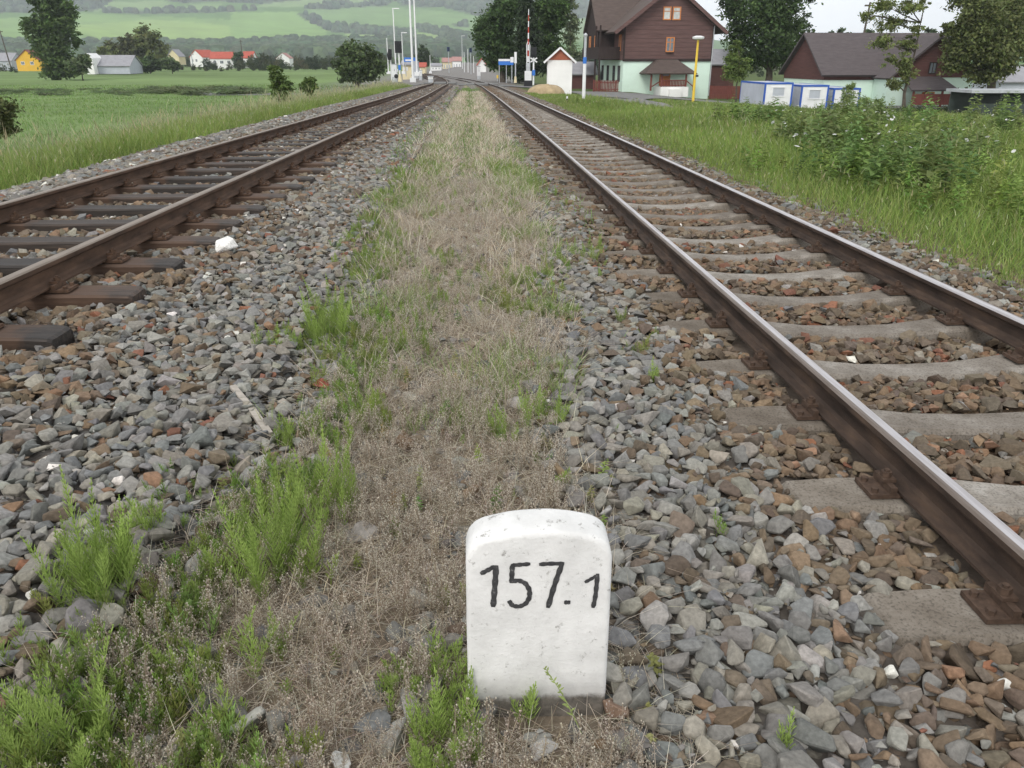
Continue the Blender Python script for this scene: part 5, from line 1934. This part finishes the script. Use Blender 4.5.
# shed right behind the station house, and a grey roof between hut and house
def gable_house(name, label, Y, px0, px1, pyb, pye, pyr, wall, roof, depth=7., ridge='x', rot=0., wins=(), cat='house', group=None, over=.35, wf=None):
    x0 = float(at(px0, 66, Y)[0]); wd_ = float(at(px1, 66, Y)[0]) - x0
    zb = float(at((px0 + px1) / 2, pyb, Y)[2])
    ze_ = float(at((px0 + px1) / 2, pye, Y)[2]) - zb
    zr_ = float(at((px0 + px1) / 2, pyr, Y)[2]) - zb
    r_ = empty(name, (x0, Y, zb), label, cat, rot, group)
    mb = MB()
    if ridge == 'x':
        mb.prism([(0, -1.2), (depth, -1.2), (depth, ze_), (depth / 2, zr_ - .03), (0, ze_)], 'x', 0, wd_)
    else:
        mb.prism([(0, -1.2), (wd_, -1.2), (wd_, ze_), (wd_ / 2, zr_ - .03), (0, ze_)], 'y', 0, depth)
    mb.build('wall', wall, r_)
    mb = MB(); gable_roof(mb, 0, wd_, 0, depth, ze_, zr_, over, .15, ridge, .3)
    mb.build('roof', roof, r_)
    for (u0, u1, v0, v1) in wins:
        window(r_, u0 * wd_, u1 * wd_, v0 * ze_, v1 * ze_, 0, wf or M['white_metal'], M['pane'], 1, .1)
    return r_


gable_house('wooden_shed', 'dark brown shed half hidden behind the right side of the station house', 104, 706, 735, 88, 64, 50, M['boards2'], M['greyroof'], 6, 'x', cat='shed')
gable_house('low_shed', 'low shed with a dark grey roof between the white hut and the station house', 100, 571, 596, 84, 74, 63, M['boards2'], M['greyroof'], 6, 'x', cat='shed')
gable_house('grey_house', 'grey roofed house at the far right edge beyond the open shelter', 95, 1004, 1062, 92, 82, 68, M['grey_panel'], M['greyroof'], 9, 'x', cat='house')

# picket fences of dark red wood
def board_fence(label, a, b, h, gap=.16):
    root = empty('wooden_fence', (a[0], a[1], float(ground(a[0], a[1]))), label, 'fence')
    L = math.hypot(b[0] - a[0], b[1] - a[1]); n_ = int(L / gap)
    dx, dy = (b[0] - a[0]) / L, (b[1] - a[1]) / L
    z0 = float(ground(a[0], a[1])); dz = (float(ground(b[0], b[1])) - z0) / L
    mb = MB()
    for i in range(n_ + 1):
        s = i * gap
        x, y, z = dx * s, dy * s, dz * s
        mb.obox((x, y, z + .05), (x, y, z + h), gap * .68, .025)
    mb.build('board_panel', M['fence_red'], root)
    mb = MB()
    for zz in (.25 * h, .8 * h):
        mb.obox((0, .04, zz), (dx * L, dy * L + .04, dz * L + zz), .05, .09)
    mb.build('fence_rail', M['fence_red'], root)
    for i in range(int(L / 2.4) + 1):
        s = min(L, i * 2.4)
        mb = MB(); mb.box(dx * s - .06, dx * s + .06, dy * s + .07, dy * s + .19, dz * s - .3, dz * s + h + .05); mb.build('fence_post', M['fence_red'], root)
    return root


board_fence('dark red wooden fence left of the station house', (float(at(594, 80, 89)[0]), 89.0), (float(at(619, 80, 88)[0]), 88.0), 1.15)
board_fence('dark red wooden fence right of the station house', (float(at(711, 85, 90)[0]), 90.0), (float(at(752, 85, 92)[0]), 92.0), 1.35)

# hut by the crossing
QY = 70.0
qx0 = float(at(547.5, 70, QY)[0]); qb = float(at(560, 89, QY)[2]); qw = float(at(572, 70, QY)[0]) - qx0
hut = empty('crossing_hut', (qx0, QY, qb), 'small white crossing keeper hut with a red brown gable', 'hut', math.radians(-4))
qe = float(at(560, 60, QY)[2]) - qb; qr = float(at(560, 48.5, QY)[2]) - qb
mb = MB(); mb.box(0, qw, 0, 2.4, -.8, qe); mb.build('wall', M['white'], hut)
mb = MB(); mb.prism([(-.02, qe + .002), (qw + .02, qe + .002), (qw / 2, qr - .03)], 'y', -.03, 2.43); mb.build('gable', plain('red brown gable boards', (.33, .11, .065), .85, 2, .2, stretch=(8, 1, 1)), hut)
mb = MB(); gable_roof(mb, 0, qw, 0, 2.4, qe, qr, .3, .09, 'y', .22); mb.build('roof', M['hutroof'], hut)
mb = MB()
for s in (-1, 1):
    sl = (qr - qe) / (qw / 2)
    mb.obox((qw / 2, -.25, qr + .06), (qw / 2 + s * (qw / 2 + .31), -.25, qe - sl * .31 + .06), .05, .15)
mb.build('verge_board', M['white_metal'], hut)

# dry grass heap beside it
hcx, hcy = float(at(546, 88, 67)[0]), 67.0
v, f_ = ico(4, 8, 0)
v = v * np.array([1.55, 1.3, .75]); nn_ = fbm(v[:, 0] * 2 + 5, v[:, 1] * 2 + v[:, 2]) - .5
v *= (1 + nn_ * .35)[:, None]; v = v[:]
hz0 = float(ground(hcx, hcy))
o = np_object('grass_heap', v, [f_], M['tan'], None, smooth=True); o.location = (hcx, hcy, hz0 - .05)
tag(o, 'low tan heap of dried grass lying beside the white hut', 'heap')

# ------------------------------------------------------------------ site containers
def container(label, pxl, pxr, pyt, pyb, Y, first):
    x0 = float(at(pxl, 90, Y)[0]); wd_ = float(at(pxr, 90, Y)[0]) - x0
    zb = float(at((pxl + pxr) / 2, pyb, Y)[2]); h = float(at((pxl + pxr) / 2, pyt, Y)[2]) - zb
    r_ = empty('site_container', (x0, Y, zb), label, 'container', 0, 'site containers in the grass')
    D = 6.0
    mb = MB(); mb.box(.04, wd_ - .04, .04, D - .04, .05, h - .06); mb.build('wall_panel', [M['white_metal']], r_)
    mb = MB(); mb.box(.018, .039, .12, D - .12, .12, h - .14)
    for k in range(24):
        y = .2 + k * (D - .4) / 23; mb.box(-.001, .017, y - .05, y + .05, .14, h - .16)
    mb.build('side_panel', M['grey_panel'], r_)
    mb = MB()
    for x in (0, wd_ - .12):
        for y in (0, D - .12): mb.box(x, x + .12, y, y + .12, 0, h)
    mb.box(.121, wd_ - .121, 0, .1, h - .13, h); mb.box(.121, wd_ - .121, 0, .1, 0, .12)
    mb.box(0, .1, .121, D - .121, h - .13, h); mb.box(wd_ - .1, wd_, .121, D - .121, h - .13, h)
    mb.box(0, .1, .121, D - .121, 0, .12); mb.box(wd_ - .1, wd_, .121, D - .121, 0, .12)
    mb.build('steel_frame', M['blue'], r_)
    mb = MB(); mb.box(.102, wd_ - .102, .102, D - .102, h - .058, h - .02); mb.build('roof', M['grey_panel'], r_)
    window(r_, wd_ * .27, wd_ * .73, h * .46, h * .84, .04, M['white_metal'], M['grey_panel'], 0, .07)
    return r_


container('leftmost white site container, its grey ribbed side wall in view', 764.5, 793, 82.5, 109, 66, True)
container('middle white site container with blue frame, between the other two', 801.5, 829, 85, 111.5, 66.4, False)
container('rightmost white site container, half hidden by the pale green bush', 834, 861, 88, 114, 66.8, False)
# hedge and shelter right of the leaning tree
bag = Bag()
for i in range(46):
    px = 868 + (968 - 868) * i / 45
    Y = 60 + rng.normal(0, .25)
    X = float(at(px, 105, Y)[0])
    for q in range(2):
        s = rng.uniform(.6, .9)
        bag.add(*scatter(lv, lf, np.array([[X + rng.normal(0, .2), Y + rng.normal(0, .25), float(at(px, 122, Y)[2]) - .2 + .55 * q]]), np.array([[s, s, s * 1.2]]), np.array([rng.random() * 6.28]), (lc_ * vary((.05, .07, .03), 1, .25))[None]))
tag(bag.build('hedge', M['leaf']), 'dark clipped hedge in front of the low brown house', 'hedge')
SY = 55.0
sx0 = float(at(972, 90, SY)[0]); szb = float(at(1000, 124, SY)[2]); szt = float(at(1000, 91, SY)[2])
sh = empty('open_shelter', (sx0, SY, szb), 'low dark open shelter with a pale flat roof edge at the right', 'shelter', math.radians(-3))
hh = szt - szb
mb = MB(); mb.box(-.1, 6.2, -.2, 3.2, hh - .12, hh + .06); mb.build('roof', M['grey_metal'], sh)
mb = MB(); mb.box(.1, 6.0, 2.8, 2.9, -.4, hh - .125); mb.box(.1, 6.0, .1, .16, .1, hh * .62); mb.build('wall_panel', plain('dim green sheeting', (.045, .06, .052), .5, 1, .3), sh)
for x in (.05, 2.0, 4.0, 6.0):
    mb = MB(); mb.box(x - .04, x + .04, -.05, .05, -.5, hh - .122); mb.build('post', M['black'], sh)


# ------------------------------------------------------------------ posts, lamps and signals
def base_of(px, py, Y):
    p = at(px, py, Y)
    return (float(p[0]), Y, float(p[2]))


def top_h(px, py, Y, zb):
    return float(at(px, py, Y)[2]) - zb


# white pole with a blue band
b0 = base_of(583.5, 101, 52); h = top_h(584.5, 37, 52, b0[2])
r_ = empty('banded_post', b0, 'tall white post with one blue band standing before the station house', 'post')
mb = MB(); mb.tube([(0, 0, -.6), (0, 0, h * .59)], .105, 12); mb.build('lower_pole', M['white_metal'], r_)
mb = MB(); mb.tube([(0, 0, h * .591), (0, 0, h * .69)], .112, 12); mb.build('blue_band', M['lblue'], r_)
mb = MB(); mb.tube([(0, 0, h * .691), (0, 0, h)], .075, 10); mb.tube([(0, 0, h), (0, 0, h + .12), (0, -.05, h + .2)], [.1, .13, .05], 10); mb.build('upper_pole', M['grey_metal'], r_)
# yellow lamp
b0 = base_of(693, 101, 60); h = top_h(696, 40, 60, b0[2])
r_ = empty('street_lamp', b0, 'yellow lamp post with a flat white lamp head in front of the station porch', 'street lamp')
mb = MB(); mb.tube([(0, 0, -.6), (.0, 0, h * .5), (.02, 0, h)], [.1, .085, .07], 10); mb.build('pole', M['yellow'], r_)
mb = MB(); mb.tube([(.02, 0, h), (.02, 0, h + .08), (.02, 0, h + .2), (.02, 0, h + .27)], [.12, .40, .42, .2], 16); mb.build('lamp_shade', M['white_metal'], r_)
mb = MB(); mb.tube([(.02, -.1, h * .42), (.12, -.12, h * .42), (.2, -.12, h * .42)], .07, 8); mb.build('bracket', M['black'], r_)


def mast(label, px, pyb, pyt, Y, r0=.09, arm=None, name='light_mast', group=None):
    b0 = base_of(px, pyb, Y); h = top_h(px, pyt, Y, b0[2])
    r_ = empty(name, b0, label, 'light mast' if name == 'light_mast' else 'pole', 0, group)
    mb = MB(); mb.tube([(0, 0, -.3), (0, 0, h)], [r0, r0 * .7], 10); mb.build('pole', M['white_metal'], r_)
    mb = MB(); mb.box(-.3, .3, -.3, .3, -.3, .12); mb.build('base', M['white_metal'], r_)
    mb = MB()
    if arm == 'head':
        mb.box(-.1, .9, -.12, .12, h, h + .12)
        mb.build('lamp_head', M['white_metal'], r_)
    return r_


mast('tall white light mast on the left of a close pair beside the crossing', 413.0, 79, -18, 88, .12, 'head')
mast('tall white light mast with a lamp head, on the right of a close pair', 417.0, 73, -1.5, 100, .11, 'head')
mast('thin pale mast with a bulge rising behind the black signal box', 396, 70, 9, 130, .11, 'head', 'light_mast')
for i, (px, pyb, pyt, Y, lab) in enumerate([
    (388.5, 72, 38, 140, 'thin white pole left of the black crossing light'),
    (403.5, 72, 33, 150, 'thin white pole just right of the black crossing light'),
    (464.5, 74, 52, 190, 'thin white pole nearest the left of the far signals, beside the white building'),
    (468.2, 74, 49, 185, 'thin white pole directly left of the right far signal'),
    (473.8, 74, 56, 180, 'thin white pole directly right of the right far signal'),
    (462.5, 70, 36, 260, 'pale lamp pole standing tall over the white building'),
    (430.5, 72, 55, 200, 'thin grey pole left of the far railway yard'),
]):
    mast(lab, px, pyb, pyt, Y, .085, 'head' if i in (1, 5) else None, 'thin_pole')


def signal(label, px, pyb, py0, py1, Y, wpx, group=None, blue=False):
    b0 = base_of(px, pyb, Y); zb = b0[2]
    h0, h1 = top_h(px, py1, Y, zb), top_h(px, py0, Y, zb)
    w_ = wpx * Y / 863 / 2
    r_ = empty('railway_signal', b0, label, 'signal', 0, group)
    mb = MB(); mb.tube([(0, .12, -.3), (0, .12, h1 - .05)], .07, 8); mb.build('pole', M['grey_metal'], r_)
    mb = MB(); mb.box(-w_, w_, -.05, .05, h0, h1); mb.build('signal_board', M['black'] if not blue else plain('dark blue board', (.02, .035, .11), .6, 3, .2), r_)
    for k in range(2):
        zc = h0 + (h1 - h0) * (.3 + .4 * k)
        mb = MB(); mb.tube([(0, -.052, zc), (0, -.22, zc)], w_ * .38, 12); mb.build('lens_hood', M['black'], r_)
    return r_


signal('dark blue far signal standing left, above the white building', 449, 73, 47, 51.5, 170, 2.6, None, True)
signal('dark blue far signal standing right, beside the thin white poles', 471, 74, 48, 52.5, 160, 2.6, None, True)

# crossing lights on the left, seen from behind
b0 = base_of(400, 79, 84); zb = b0[2]; k = 84 / 863
r_ = empty('crossing_light', b0, 'big black crossing light on a post with a small blue plate, left of the masts', 'crossing light')
mb = MB(); mb.tube([(0, .1, -.3), (0, .1, top_h(399, 42, 84, zb))], .07, 8); mb.build('post', M['white_metal'], r_)
mb = MB(); mb.box(-3.6 * k, 3.2 * k, -.06, .06, top_h(399, 53, 84, zb), top_h(399, 41, 84, zb)); mb.build('signal_board', M['black'], r_)
for kk in range(3):
    mb = MB(); x = (-.2 if kk == 0 else .2 if kk == 1 else 0); zc = top_h(399, 48 - (4 if kk == 2 else 0), 84, zb)
    mb.tube([(x, -.062, zc), (x, -.25, zc)], .11, 10); mb.build('lens_hood', M['black'], r_)
mb = MB(); mb.box(-.12, .12, -.03, .02, top_h(400, 70, 84, zb), top_h(400, 65, 84, zb)); mb.build('number_plate', M['lblue'], r_)
mb = MB(); mb.tube([(0, .1, -.25), (0, .1, top_h(400, 74, 84, zb))], [.22, .1], 8); mb.build('base', M['cream'], r_)
b0 = base_of(391.5, 78, 90); zb = b0[2]; k = 90 / 863
r_ = empty('crossing_light', b0, 'smaller black crossing light on the far left by the white cabinet', 'crossing light')
mb = MB(); mb.tube([(0, .1, -.3), (0, .1, top_h(391, 49, 90, zb))], .06, 8); mb.build('post', M['white_metal'], r_)
mb = MB(); mb.tube([(-.1, 0, top_h(391, 60, 90, zb)), (-.1, 0, top_h(391, 55, 90, zb)), (0, 0, top_h(391, 49, 90, zb))], [.18, .26, .18], 10); mb.build('signal_board', M['black'], r_)
mb = MB(); mb.tube([(0, -.062, top_h(391, 53, 90, zb)), (0, -.3, top_h(391, 53, 90, zb))], .13, 10); mb.build('lens_hood', M['black'], r_)


def cabinet(label, px0, px1, pyt, pyb, Y, mat, name='relay_cabinet', cat='cabinet', dp=.8):
    b0 = base_of((px0 + px1) / 2, pyb, Y); k = Y / 863
    w_ = (px1 - px0) * k / 2; h = top_h(px0, pyt, Y, b0[2])
    r_ = empty(name, b0, label, cat)
    mb = MB(); mb.box(-w_, w_, 0, dp, 0, h - .08); mb.build('body', mat, r_, bevel=.01)
    mb = MB(); mb.box(-w_ - .05, w_ + .05, -.05, dp + .05, h - .079, h); mb.build('lid', M['grey_metal'], r_)
    mb = MB(); mb.box(-w_ * .9, -.01, -.02, -.001, .12, h - .16); mb.box(.01, w_ * .9, -.02, -.001, .12, h - .16); d = mb.build('door', mat, r_)
    mb = MB(); mb.box(.04, .07, -.045, -.021, h * .45, h * .6); mb.build('handle', M['black'], d)
    mb = MB(); mb.box(-w_ * .95, w_ * .95, .02, dp - .02, -.5, -.001); mb.build('plinth', M['grey_metal'], r_)
    return r_


cabinet('white relay cabinet in the grass at the left of the crossing', 391.5, 397, 64, 77, 92, M['white_metal'])
cabinet('small white box between the light masts and the left track', 419, 422, 70, 76, 105, M['white_metal'])
cabinet('low pale concrete box beside the left track at the crossing', 428, 433, 76, 79, 92, M['white'], 'trackside_box', 'box', .5)
cabinet('light grey box on legs right of the far signals', 477, 480.5, 66, 76, 120, M['white_metal'])
cabinet('grey shelter box behind the right light mast', 413.5, 418.5, 61, 75, 125, M['grey_panel'], 'grey_cabin', 'cabin', 2.0)
# black round lamp low on the left
b0 = base_of(396.3, 79, 82)
r_ = empty('ground_signal', b0, 'low black round ground signal in the grass left of the crossing', 'signal')
mb = MB(); mb.tube([(0, .15, .24), (0, 0, .24), (0, -.12, .24)], [.16, .2, .16], 14); mb.build('lamp_body', M['black'], r_)
mb = MB(); mb.tube([(0, 0, -.3), (0, 0, .06)], .08, 8); mb.build('foot', M['grey_metal'], r_)

# raised crossing barrier and its drive box
b0 = base_of(528, 82, 88); zb = b0[2]
bz = top_h(528, 62, 88, zb); bt = top_h(528.5, 9, 88, zb)
r_ = empty('crossing_barrier', b0, 'raised red and white crossing barrier standing upright before the dark conifer', 'barrier')
mb = MB()
seg = 9
for i in range(seg):
    z0, z1 = bz + (bt - bz) * i / seg, bz + (bt - bz) * (i + 1) / seg
    r0, r1 = .095 - .06 * i / seg, .095 - .06 * (i + 1) / seg
    mb.tube([(.0 + .02 * i / seg, 0, z0), (.02 * (i + 1) / seg, 0, z1)], [r0, r1], 8, i % 2)
mb.build('boom', [M['white_metal'], M['red']], r_)
mb = MB()
for s in (-1, 1):
    mb.obox((s * .13, 0, bz - .25), (s * .17, 0, bz + (bt - bz) * .32), .07, .07)
    mb.obox((s * .17, 0, bz + (bt - bz) * .32), (0, 0, bz + (bt - bz) * .42), .06, .06)
mb.build('counter_frame', M['white_metal'], r_)
mb = MB(); mb.box(-.34, .34, -.3, .3, .15, bz * .55); mb.build('drive_box', M['white_metal'], r_, bevel=.02)
mb = MB(); mb.box(-.2, .2, -.2, .2, bz * .551, bz * .95); mb.build('hinge_box', M['grey_metal'], r_, bevel=.02)
mb = MB(); mb.box(-.42, .42, -.34, .34, -.4, .149); mb.build('base', M['black'], r_)
b0 = base_of(533.5, 82, 86); zb = b0[2]; k = 86 / 863
r_ = empty('crossing_light', b0, 'crossing light with white warning cross right beside the raised barrier', 'crossing light')
mb = MB(); mb.tube([(0, .1, -.3), (0, .1, top_h(534, 47, 86, zb))], .085, 8); mb.build('post', M['white_metal'], r_)
mb = MB(); mb.box(-2.8 * k, 2.8 * k, -.05, .05, top_h(534, 57.5, 86, zb), top_h(534, 47, 86, zb)); mb.build('signal_board', M['black'], r_, bevel=.02)
for s, zp in ((-.12, 54), (.12, 54), (0, 50)):
    mb = MB(); zc = top_h(534, zp, 86, zb); mb.tube([(s, -.052, zc), (s, -.24, zc)], .1, 10); mb.build('lens_hood', M['black'], r_)
mb = MB(); zc = top_h(534, 60, 86, zb)
mb.obox((-.34, -.02, zc - .2), (.34, -.02, zc + .2), .03, .12); mb.obox((-.34, -.06, zc + .2), (.34, -.06, zc - .2), .03, .12)
mb.build('warning_cross', M['white_metal'], r_)
mb = MB(); mb.box(-.15, .15, -.03, .0, top_h(534, 75.5, 86, zb), top_h(534, 70, 86, zb)); mb.build('number_plate', M['lblue'], r_)

# white post left of the barrier
b0 = base_of(515.5, 80, 90); h = top_h(515.5, 52, 90, b0[2])
r_ = empty('white_post', b0, 'plain white post with a thick head between the station sign and the barrier', 'post')
mb = MB(); mb.tube([(0, 0, -.3), (0, 0, h * .6)], .07, 8); mb.build('pole', M['grey_metal'], r_)
mb = MB(); mb.box(-.13, .13, -.06, .06, h * .601, h); mb.build('head_board', M['white_metal'], r_, bevel=.02)
mb = MB(); mb.tube([(0, 0, -.28), (0, 0, .35)], [.16, .1], 8); mb.build('base', M['cream'], r_)

# blue and white station sign on three legs
b0 = base_of(506, 80, 92); zb = b0[2]; k = 92 / 863
r_ = empty('station_sign', b0, 'blue and white station board on three thin legs before the dark trees', 'sign')
w_ = 7.5 * k
mb = MB(); mb.box(-w_, w_, -.03, .03, top_h(506, 65, 92, zb), top_h(506, 61.2, 92, zb)); mb.build('blue_panel', M['lblue'], r_)
mb = MB(); mb.box(-w_, w_ * .55, -.03, .03, top_h(506, 61.1, 92, zb), top_h(506, 59, 92, zb)); mb.build('white_panel', M['white_metal'], r_)
mb = MB(); mb.box(w_ * .58, w_ * 1.03, -.035, .035, top_h(506, 62.4, 92, zb), top_h(506, 57, 92, zb)); mb.build('notice_plate', M['white_metal'], r_)
for x in (-.9, .05, .8):
    mb = MB(); mb.tube([(x * w_, .08, -.3), (x * w_, .08, top_h(506, 59, 92, zb))], .045, 8); mb.build('leg', M['grey_metal'], r_)
b0 = base_of(497.5, 79.5, 95)
r_ = empty('trackside_marker', b0, 'tiny yellow marker in the grass at the foot of the station sign', 'marker')
mb = MB(); mb.box(-.09, .09, -.04, .04, .12, .45); mb.build('plate', M['yellow'], r_, bevel=.01)
mb = MB(); mb.tube([(0, .05, -.2), (0, .05, .4)], .03, 6); mb.build('stake', M['grey_metal'], r_)
# small white peg by the right track
b0 = base_of(567, 103, 48)
r_ = empty('marker_peg', (b0[0], b0[1], float(ground(b0[0], b0[1]))), 'tiny white headed peg in the grass beside the right track, left of the banded post', 'marker')
mb = MB(); mb.tube([(0, 0, -.2), (0, 0, .22)], .025, 8); mb.build('stake', M['black'], r_)
mb = MB(); mb.tube([(0, 0, .221), (0, 0, .34)], [.05, .045], 8); mb.build('cap', M['white_metal'], r_)

# ------------------------------------------------------------------ far village
VW = [(.12, .26, .30, .72), (.42, .58, .30, .72), (.74, .88, .30, .72)]
gable_house('village_house', 'yellow house with a dark red roof left of the lone tree', 300, 17, 40, 67.5, 60, 50, M['ywall'], plain('maroon tiles', (.20, .07, .055), .85, 1.5, .2), 9, 'y', .0, [(.2, .36, .35, .8), (.6, .76, .35, .8)])
gable_house('village_house', 'grey house with a grey roof at the far left edge', 310, -8, 12, 68, 61, 53, M['grey_panel'], M['greyroof'], 9, 'x', .0, VW)
barn = gable_house('farm_barn', 'long grey roofed barn with a bright white gable end by the olive trees', 225, 92, 128, 69, 66, 55.5, M['grey_panel'], M['greyroof'], 12, 'x', .1, [], 'barn')
mb = MB(); bw = 9 * 225 / 863
mb.prism([(-bw * .45, -1.2), (bw * .55, -1.2), (bw * .55, 2.6), (bw * .05, 3.75), (-bw * .45, 2.6)], 'y', -3.0, 5); mb.build('white_annex', M['white'], barn)
gable_house('village_house', 'cream house with a grey roof beyond the olive tree group', 400, 169, 180, 62, 56, 49.5, M['cream'], M['greyroof'], 9, 'y', .0, VW[:2])
gable_house('village_house', 'white house with a steep red roof, its gable turned to the field', 390, 191, 206, 64, 57, 50, M['white'], M['redroof'], 10, 'y', -.35, VW[:2])
gable_house('village_house', 'wide white house with a red roof left of the narrow dark tree', 380, 211, 233, 66, 58.5, 52, M['white'], M['redroof'], 9, 'x', .1, VW)
gable_house('village_house', 'small white house with a red roof right of the narrow dark tree', 410, 243, 253, 65, 58, 51.5, M['white'], M['redroof'], 9, 'x', .0, VW[:2])
gable_house('village_house', 'white house with a faded roof low behind the bank bushes', 420, 277, 290, 64, 58, 53, M['white'], M['hutroof'], 9, 'y', .0, VW[:2])
gable_house('yard_building', 'yellow trackside building behind the blue board left of the masts', 160, 402, 412, 73, 65, 61, M['cream'], M['greyroof'], 8, 'x', .0, VW[:2], 'building')
gable_house('village_house', 'small house with an orange red roof right of the light masts', 230, 419.5, 425, 72, 67, 63, M['cream'], M['redroof'], 8, 'x', .0, VW[:1])
gable_house('yard_building', 'white building with a pink roof straight ahead at the end of the tracks', 330, 452.5, 461, 71, 61, 57, M['white'], M['hutroof'], 10, 'x', .0, VW, 'building')
gable_house('yard_building', 'pale pink building left of the white one at the end of the tracks', 350, 442.5, 451.5, 71, 62, 58, M['cream'], M['hutroof'], 10, 'x', .0, VW, 'building')
gable_house('yard_building', 'low pale shed left of the pink building in the far yard', 300, 431, 441, 71, 66, 63.5, M['white'], M['greyroof'], 10, 'x', .0, VW, 'building')
gable_house('yard_building', 'small white building with a red roof peeping out left of the dark trees', 200, 478, 486, 73, 64, 58.5, M['white'], M['redroof'], 8, 'y', .0, VW[:1], 'building')
# blue board beside the masts
b0 = base_of(411, 74, 140); zb = b0[2]; k = 140 / 863
r_ = empty('blue_board', b0, 'wide blue and white board on two legs behind the light masts', 'sign')
mb = MB(); mb.box(-6.3 * k, 6.3 * k, -.04, .04, top_h(411, 62, 140, zb), top_h(411, 57.5, 140, zb)); mb.build('blue_panel', M['lblue'], r_)
mb = MB(); mb.box(-5 * k, 2 * k, -.07, -.041, top_h(411, 61, 140, zb), top_h(411, 59.4, 140, zb)); mb.build('white_panel', M['white_metal'], r_)
for x in (-5, 5):
    mb = MB(); mb.tube([(x * k, .1, -.4), (x * k, .1, top_h(411, 57.5, 140, zb))], .07, 8); mb.build('leg', M['grey_metal'], r_)
# wooden line poles in the village
for (px, pyb, pyt, Y, lean, lab) in [(11.5, 68, 30, 290, -.09, 'leaning wooden power pole beside the yellow house'), (193.5, 70, 54, 330, 0, 'pale power pole in front of the steep red roofed house'),
                                     (243.5, 66, 40, 380, 0, 'wooden power pole beside the narrow dark tree'), (860, 40, 2, 140, .06, 'wooden power pole leaning over the low brown house ridge')]:
    X = float(at(px, pyb, Y)[0]); zb = min(float(at(px, pyb, Y)[2]), float(ground(X, Y))) ; h = top_h(px, pyt, Y, zb)
    r_ = empty('power_pole', (X, Y, zb), lab, 'pole')
    mb = MB(); mb.tube([(0, 0, -.5), (lean * h, 0, h)], [.22, .15], 8); mb.build('pole', M['grey_metal'] if px == 193.5 else M['bark'], r_)
    mb = MB(); mb.box(lean * h * .95 - .8, lean * h * .95 + .8, -.08, .08, h * .95, h * .97); mb.build('crossarm', M['bark'], r_)

# ------------------------------------------------------------------ the air
mb = MB(); mb.box(-5600, 5600, -60, 6600, -60, 430)
hz_o = mb.build('haze', M['white'])
hz_o.data.materials.clear()
m = bpy.data.materials.new('haze air'); m.use_nodes = True
t = m.node_tree; t.nodes.clear()
o_ = t.nodes.new('ShaderNodeOutputMaterial'); pv = t.nodes.new('ShaderNodeVolumePrincipled')
pv.inputs['Color'].default_value = (.85, .93, 1.0, 1)
pv.inputs['Density'].default_value = 0.00021
t.links.new(pv.outputs[0], o_.inputs['Volume'])
hz_o.data.materials.append(m)
tag(hz_o, 'pale blue haze softening the far hills', 'haze', kind='stuff')
